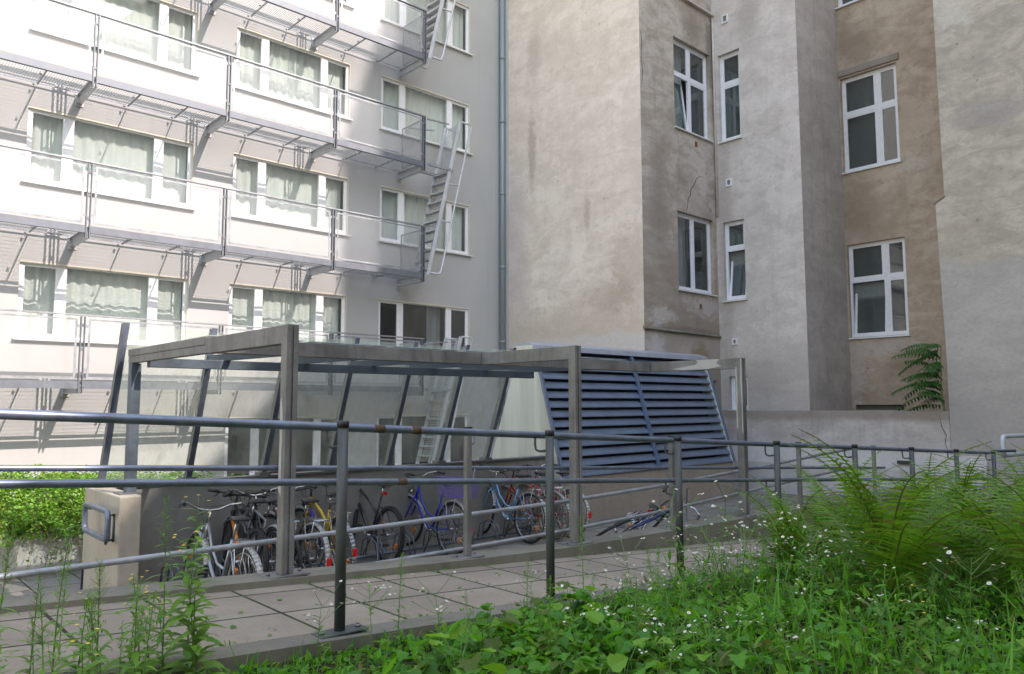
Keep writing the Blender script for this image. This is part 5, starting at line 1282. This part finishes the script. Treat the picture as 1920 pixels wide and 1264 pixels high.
# -- ferns
def frond(seed, length=1.0):
    r = np.random.default_rng(seed); V = []; F = []; n = 30
    def at(f):       # arching rachis in x-z plane
        return np.array([length * (0.40 * f + 0.36 * f ** 2.3), 0.0, length * (1.0 * f - 0.40 * f ** 2.8)])
    def tri(a, b, c): k = len(V); V.extend([a, b, c]); F.append((k, k + 1, k + 2))
    for i in range(n):
        f = 0.16 + 0.84 * i / n; p = at(f); t = at(min(1, f + 0.01)) - at(f - 0.01); t /= np.linalg.norm(t)
        fq = (f - 0.16) / 0.84; prof = min(1.0, 0.25 + fq * 3.4) * (1 - fq) ** 0.8
        l = 0.19 * length * prof + 0.005
        nrm = np.cross(t, [0, 1, 0]); 
        for s in (-1, 1):
            d = np.array([0, s, 0]) * 0.93 + t * 0.36 + np.array([0, 0, -0.12 * r.random()]); d /= np.linalg.norm(d)
            lit = r.normal(0, 0.06); side = t
            q = p + nrm * 0.0
            m_ = max(3, int(7 * l / (0.19 * length)))
            k0 = len(V)
            # pinna as a toothed strip
            dr = lambda g: q + d * l * g - np.array([0, 0, 0.20 * l * g * g]) + nrm * lit * l * g
            k = len(V); mm = m_ * 2
            for j in range(mm + 1):
                g = j / mm; w = (l * 0.078 + 0.0045) * (1 - 0.85 * g) * (1.0 if j % 2 else 0.45)
                a = dr(g); V.extend([a + side * w, a - side * w])
            for j in range(mm): F.append((k + 2*j, k + 2*j + 1, k + 2*j + 3)); F.append((k + 2*j, k + 2*j + 3, k + 2*j + 2))
    rp = [tuple(at(i / 12)) for i in range(13)]
    sv, sf = stalk(rp, 0.0065 * length, 0.0018)
    return np.array(V), np.array(F), sv, sf
FR = [frond(s) for s in range(4)]
def fern(seed, nf):
    r = np.random.default_rng(seed); L = []; S_ = []
    for i in range(nf):
        V, F, sv, sf = FR[i % 4]
        a = i * 2.399 + r.uniform(-0.3, 0.3); pt = r.uniform(-0.55, 0.62); sc = r.uniform(0.95, 1.38) * (1.0 if pt < 0.15 else 0.8); rl = r.normal(0, 0.15)
        cp2, sp2 = math.cos(pt), math.sin(pt); cr2, sr2 = math.cos(rl), math.sin(rl)
        def T(v):
            x, y, z = v[:, 0] * sc, v[:, 1] * sc, v[:, 2] * sc
            y, z = y * cr2 - z * sr2 * 0.3, z + y * sr2
            x, z = x * cp2 + z * sp2, -x * sp2 + z * cp2
            return np.stack([x * math.cos(a) - y * math.sin(a), x * math.sin(a) + y * math.cos(a), np.maximum(z, 0.01)], 1)
        L.append((T(V), F)); S_.append((T(sv), sf))
    return [proto("frond", *join(L), M['fern']), proto("frond_stalks", *join(S_), M['rachis'])]
ferns = [fern(70, 27), fern(71, 25), fern(72, 28)]
FERN = [(5.55, 2.85, 0.80, "leftmost small fern beside the railing post at the end of the daisies"), (6.0, 1.5, 0.95, "fern filling the gap right behind the dark heart of the fern bed"), (5.15, 2.05, 1.05, "large arching fern at the centre of the fern bed with a dark heart"), (6.1, 2.75, 0.95, "tall fern at the left end of the fern bed beside the railing"), (6.5, 2.0, 1.0, "fern directly behind the large central fern"),
        (5.6, 1.2, 0.95, "fern at right with long drooping fronds low over the bed"), (7.3, 2.5, 1.0, "fern reaching over the railing post at the rear of the bed"), (7.0, 1.3, 1.05, "fern at the rear right of the bed below the low wall"),
        (6.2, 0.55, 1.0, "fern cut by the right edge of the photo"), (8.2, 1.9, 1.1, "furthest fern at the back of the bed near the handrail end"), (4.75, 0.7, 0.62, "small bluish fern low in the right corner shade"), (8.6, 0.9, 1.15, "tall fern at the back right edge of the photo")]
for i, (x, y, sc, lb) in enumerate(FERN): place(ferns[i % 3], "fern", lb, "fern", "ferns in the bed", x, y, zsoil(x, y) - 0.02, 1.3 * i, sc)

# -- hedge over its planter wall at the left
pl_ = thing("planter_wall", "pale sunlit concrete planter wall under the trailing hedge at left", "planter", (0, 10.2, FLOOR))
m = MB(); m.box(-8, 10.12, -2, 3.4, 10.35, -1.42); m.build("wall", M['plinth'], pl_, bevel=0.02)
m = MB(); m.box(-8, 10.36, -2, 5.6, 14.9, -1.5); m.build("planter_soil", M['soil'], pl_)
hd = thing("hedge", "bright sunlit evergreen hedge trailing over the planter wall at left", "hedge", (0, 11, -1.5))
nH = 30000
hx = rng.uniform(-1.2, 4.7, nH); hy = rng.uniform(10.15, 14.3, nH)
top = -0.90 - 0.085 * np.clip(hy - 11, 0, 4) - 0.10 * np.clip(hx - 2.6, 0, 1.5) + 0.12 * np.sin(hx * 3.7 + np.sin(hy * 3)) * np.sin(hy * 2.9) + 0.07 * np.sin(hx * 9 + hy * 5)
front = np.clip((hy - 10.15) / 0.8, 0, 1)
hz = -1.45 + (top + 1.45) * np.sqrt(front) * (1 - 0.35 * rng.random(nH) ** 2.2) + 0.10 * rng.normal(0, 0.5, nH) * (1 - front)
k2 = (hx < 2.05) | (hy > 9.3)
HP = np.stack([hx, hy - 0.12 * rng.random(nH), hz], 1)
# dense front face
nf2 = 16000; fx = rng.uniform(-1.2, 3.2, nf2); fz = rng.uniform(-1.5, -0.88, nf2); fy = 10.15 + 0.75 * ((fz + 1.5) / 0.62) ** 1.6 - 0.34 * (0.5 + 0.5 * np.sin(fx * 6.1 + 2 * np.sin(fz * 9) + np.sin(fx * 15))) * rng.random(nf2) - 0.08
HP = np.concatenate([HP, np.stack([fx, fy, fz], 1)])
# trailing shoots
tr_ = []; stx = []
for i in range(330):
    x0 = rng.uniform(-1.2, 3.1); y0 = rng.uniform(10.05, 10.9); z0 = -1.45 + 0.5 * (y0 - 10.05) / 0.8 + 0.05; a = rng.uniform(-1.0, 1.0) - math.pi / 2; L_ = rng.uniform(0.25, 0.6); dn = rng.uniform(0.2, 2.2)
    pts = []
    for j in range(8):
        f = j / 7; pts.append((x0 + L_ * f * math.cos(a), min(y0 + L_ * f * math.sin(a) * 0.6, 11.2), z0 + 0.14 * math.sin(f * 2.4) - dn * L_ * f * f * 1.1))
    stx.append(stalk(pts, 0.004, 0.0015, 4))
    for j in range(26):
        f = (j + 1) / 26 * 6.99; b = int(f); q = np.array(pts[b]) * (1 - (f - b)) + np.array(pts[b + 1]) * (f - b); tr_.append(q + rng.normal(0, 0.012, 3))
HP = np.concatenate([HP, np.array(tr_)]); k = len(HP)
V, F = scatter_leaves('broad', HP, rng.uniform(0.018, 0.042, k), rng.uniform(0, 6.28, k), rng.normal(0.2, 0.5, k), rng.normal(0, 0.5, k))
npmesh("foliage", V, F, M['hedge'], hd); V, F = join(stx); npmesh("shoots", V, F, M['dry'], hd)

# -- sapling growing from the wall corner
sp_root = thing("wall_sapling", "dark green sapling with feathery compound leaves growing from the wall corner", "plant", (15.62, 5.0, -0.15))
LV = []; ST_ = []
r = random.Random(3)
trunk = [(15.62, 5.0, -0.16), (15.60, 5.03, 0.3), (15.56, 5.0, 0.75), (15.56, 4.98, 1.1)]
ST_.append(stalk(trunk, 0.018, 0.007, 6))
for i in range(25):
    f = 0.05 + 0.95 * i / 24; b = np.array([15.6 - 0.03 * f, 5.02, -0.1 + 1.2 * f]); a = math.pi / 2 + r.uniform(-0.75, 1.6); L_ = r.uniform(0.5, 0.95) * (1.15 - 0.35 * f); upz = r.uniform(-0.15, 0.85)
    pts = [b + np.array([L_ * g * math.cos(a), L_ * g * math.sin(a), L_ * (upz * g - 0.45 * g * g)]) for g in np.linspace(0, 1, 7)]
    ST_.append(stalk([tuple(q) for q in pts], 0.005, 0.002, 4))
    for j in range(1, 14):
        g = j / 13.5 * 6; k_ = int(g); q = pts[k_] * (1 - (g - k_)) + pts[min(6, k_ + 1)] * (g - k_)
        for s in (-1, 1):
            d = np.array([math.cos(a + s * 1.15), math.sin(a + s * 1.15), -0.35]); l = 0.155 * (1 - 0.45 * abs(j / 13 - 0.45)) * r.uniform(0.8, 1.1)
            LV.append(blade(q, q + d * l, l * 0.13, 4, 0.05))
npmesh("leaf", *join(LV), M['sapling'], sp_root); npmesh("stem", *join(ST_), M['stalk'], sp_root)
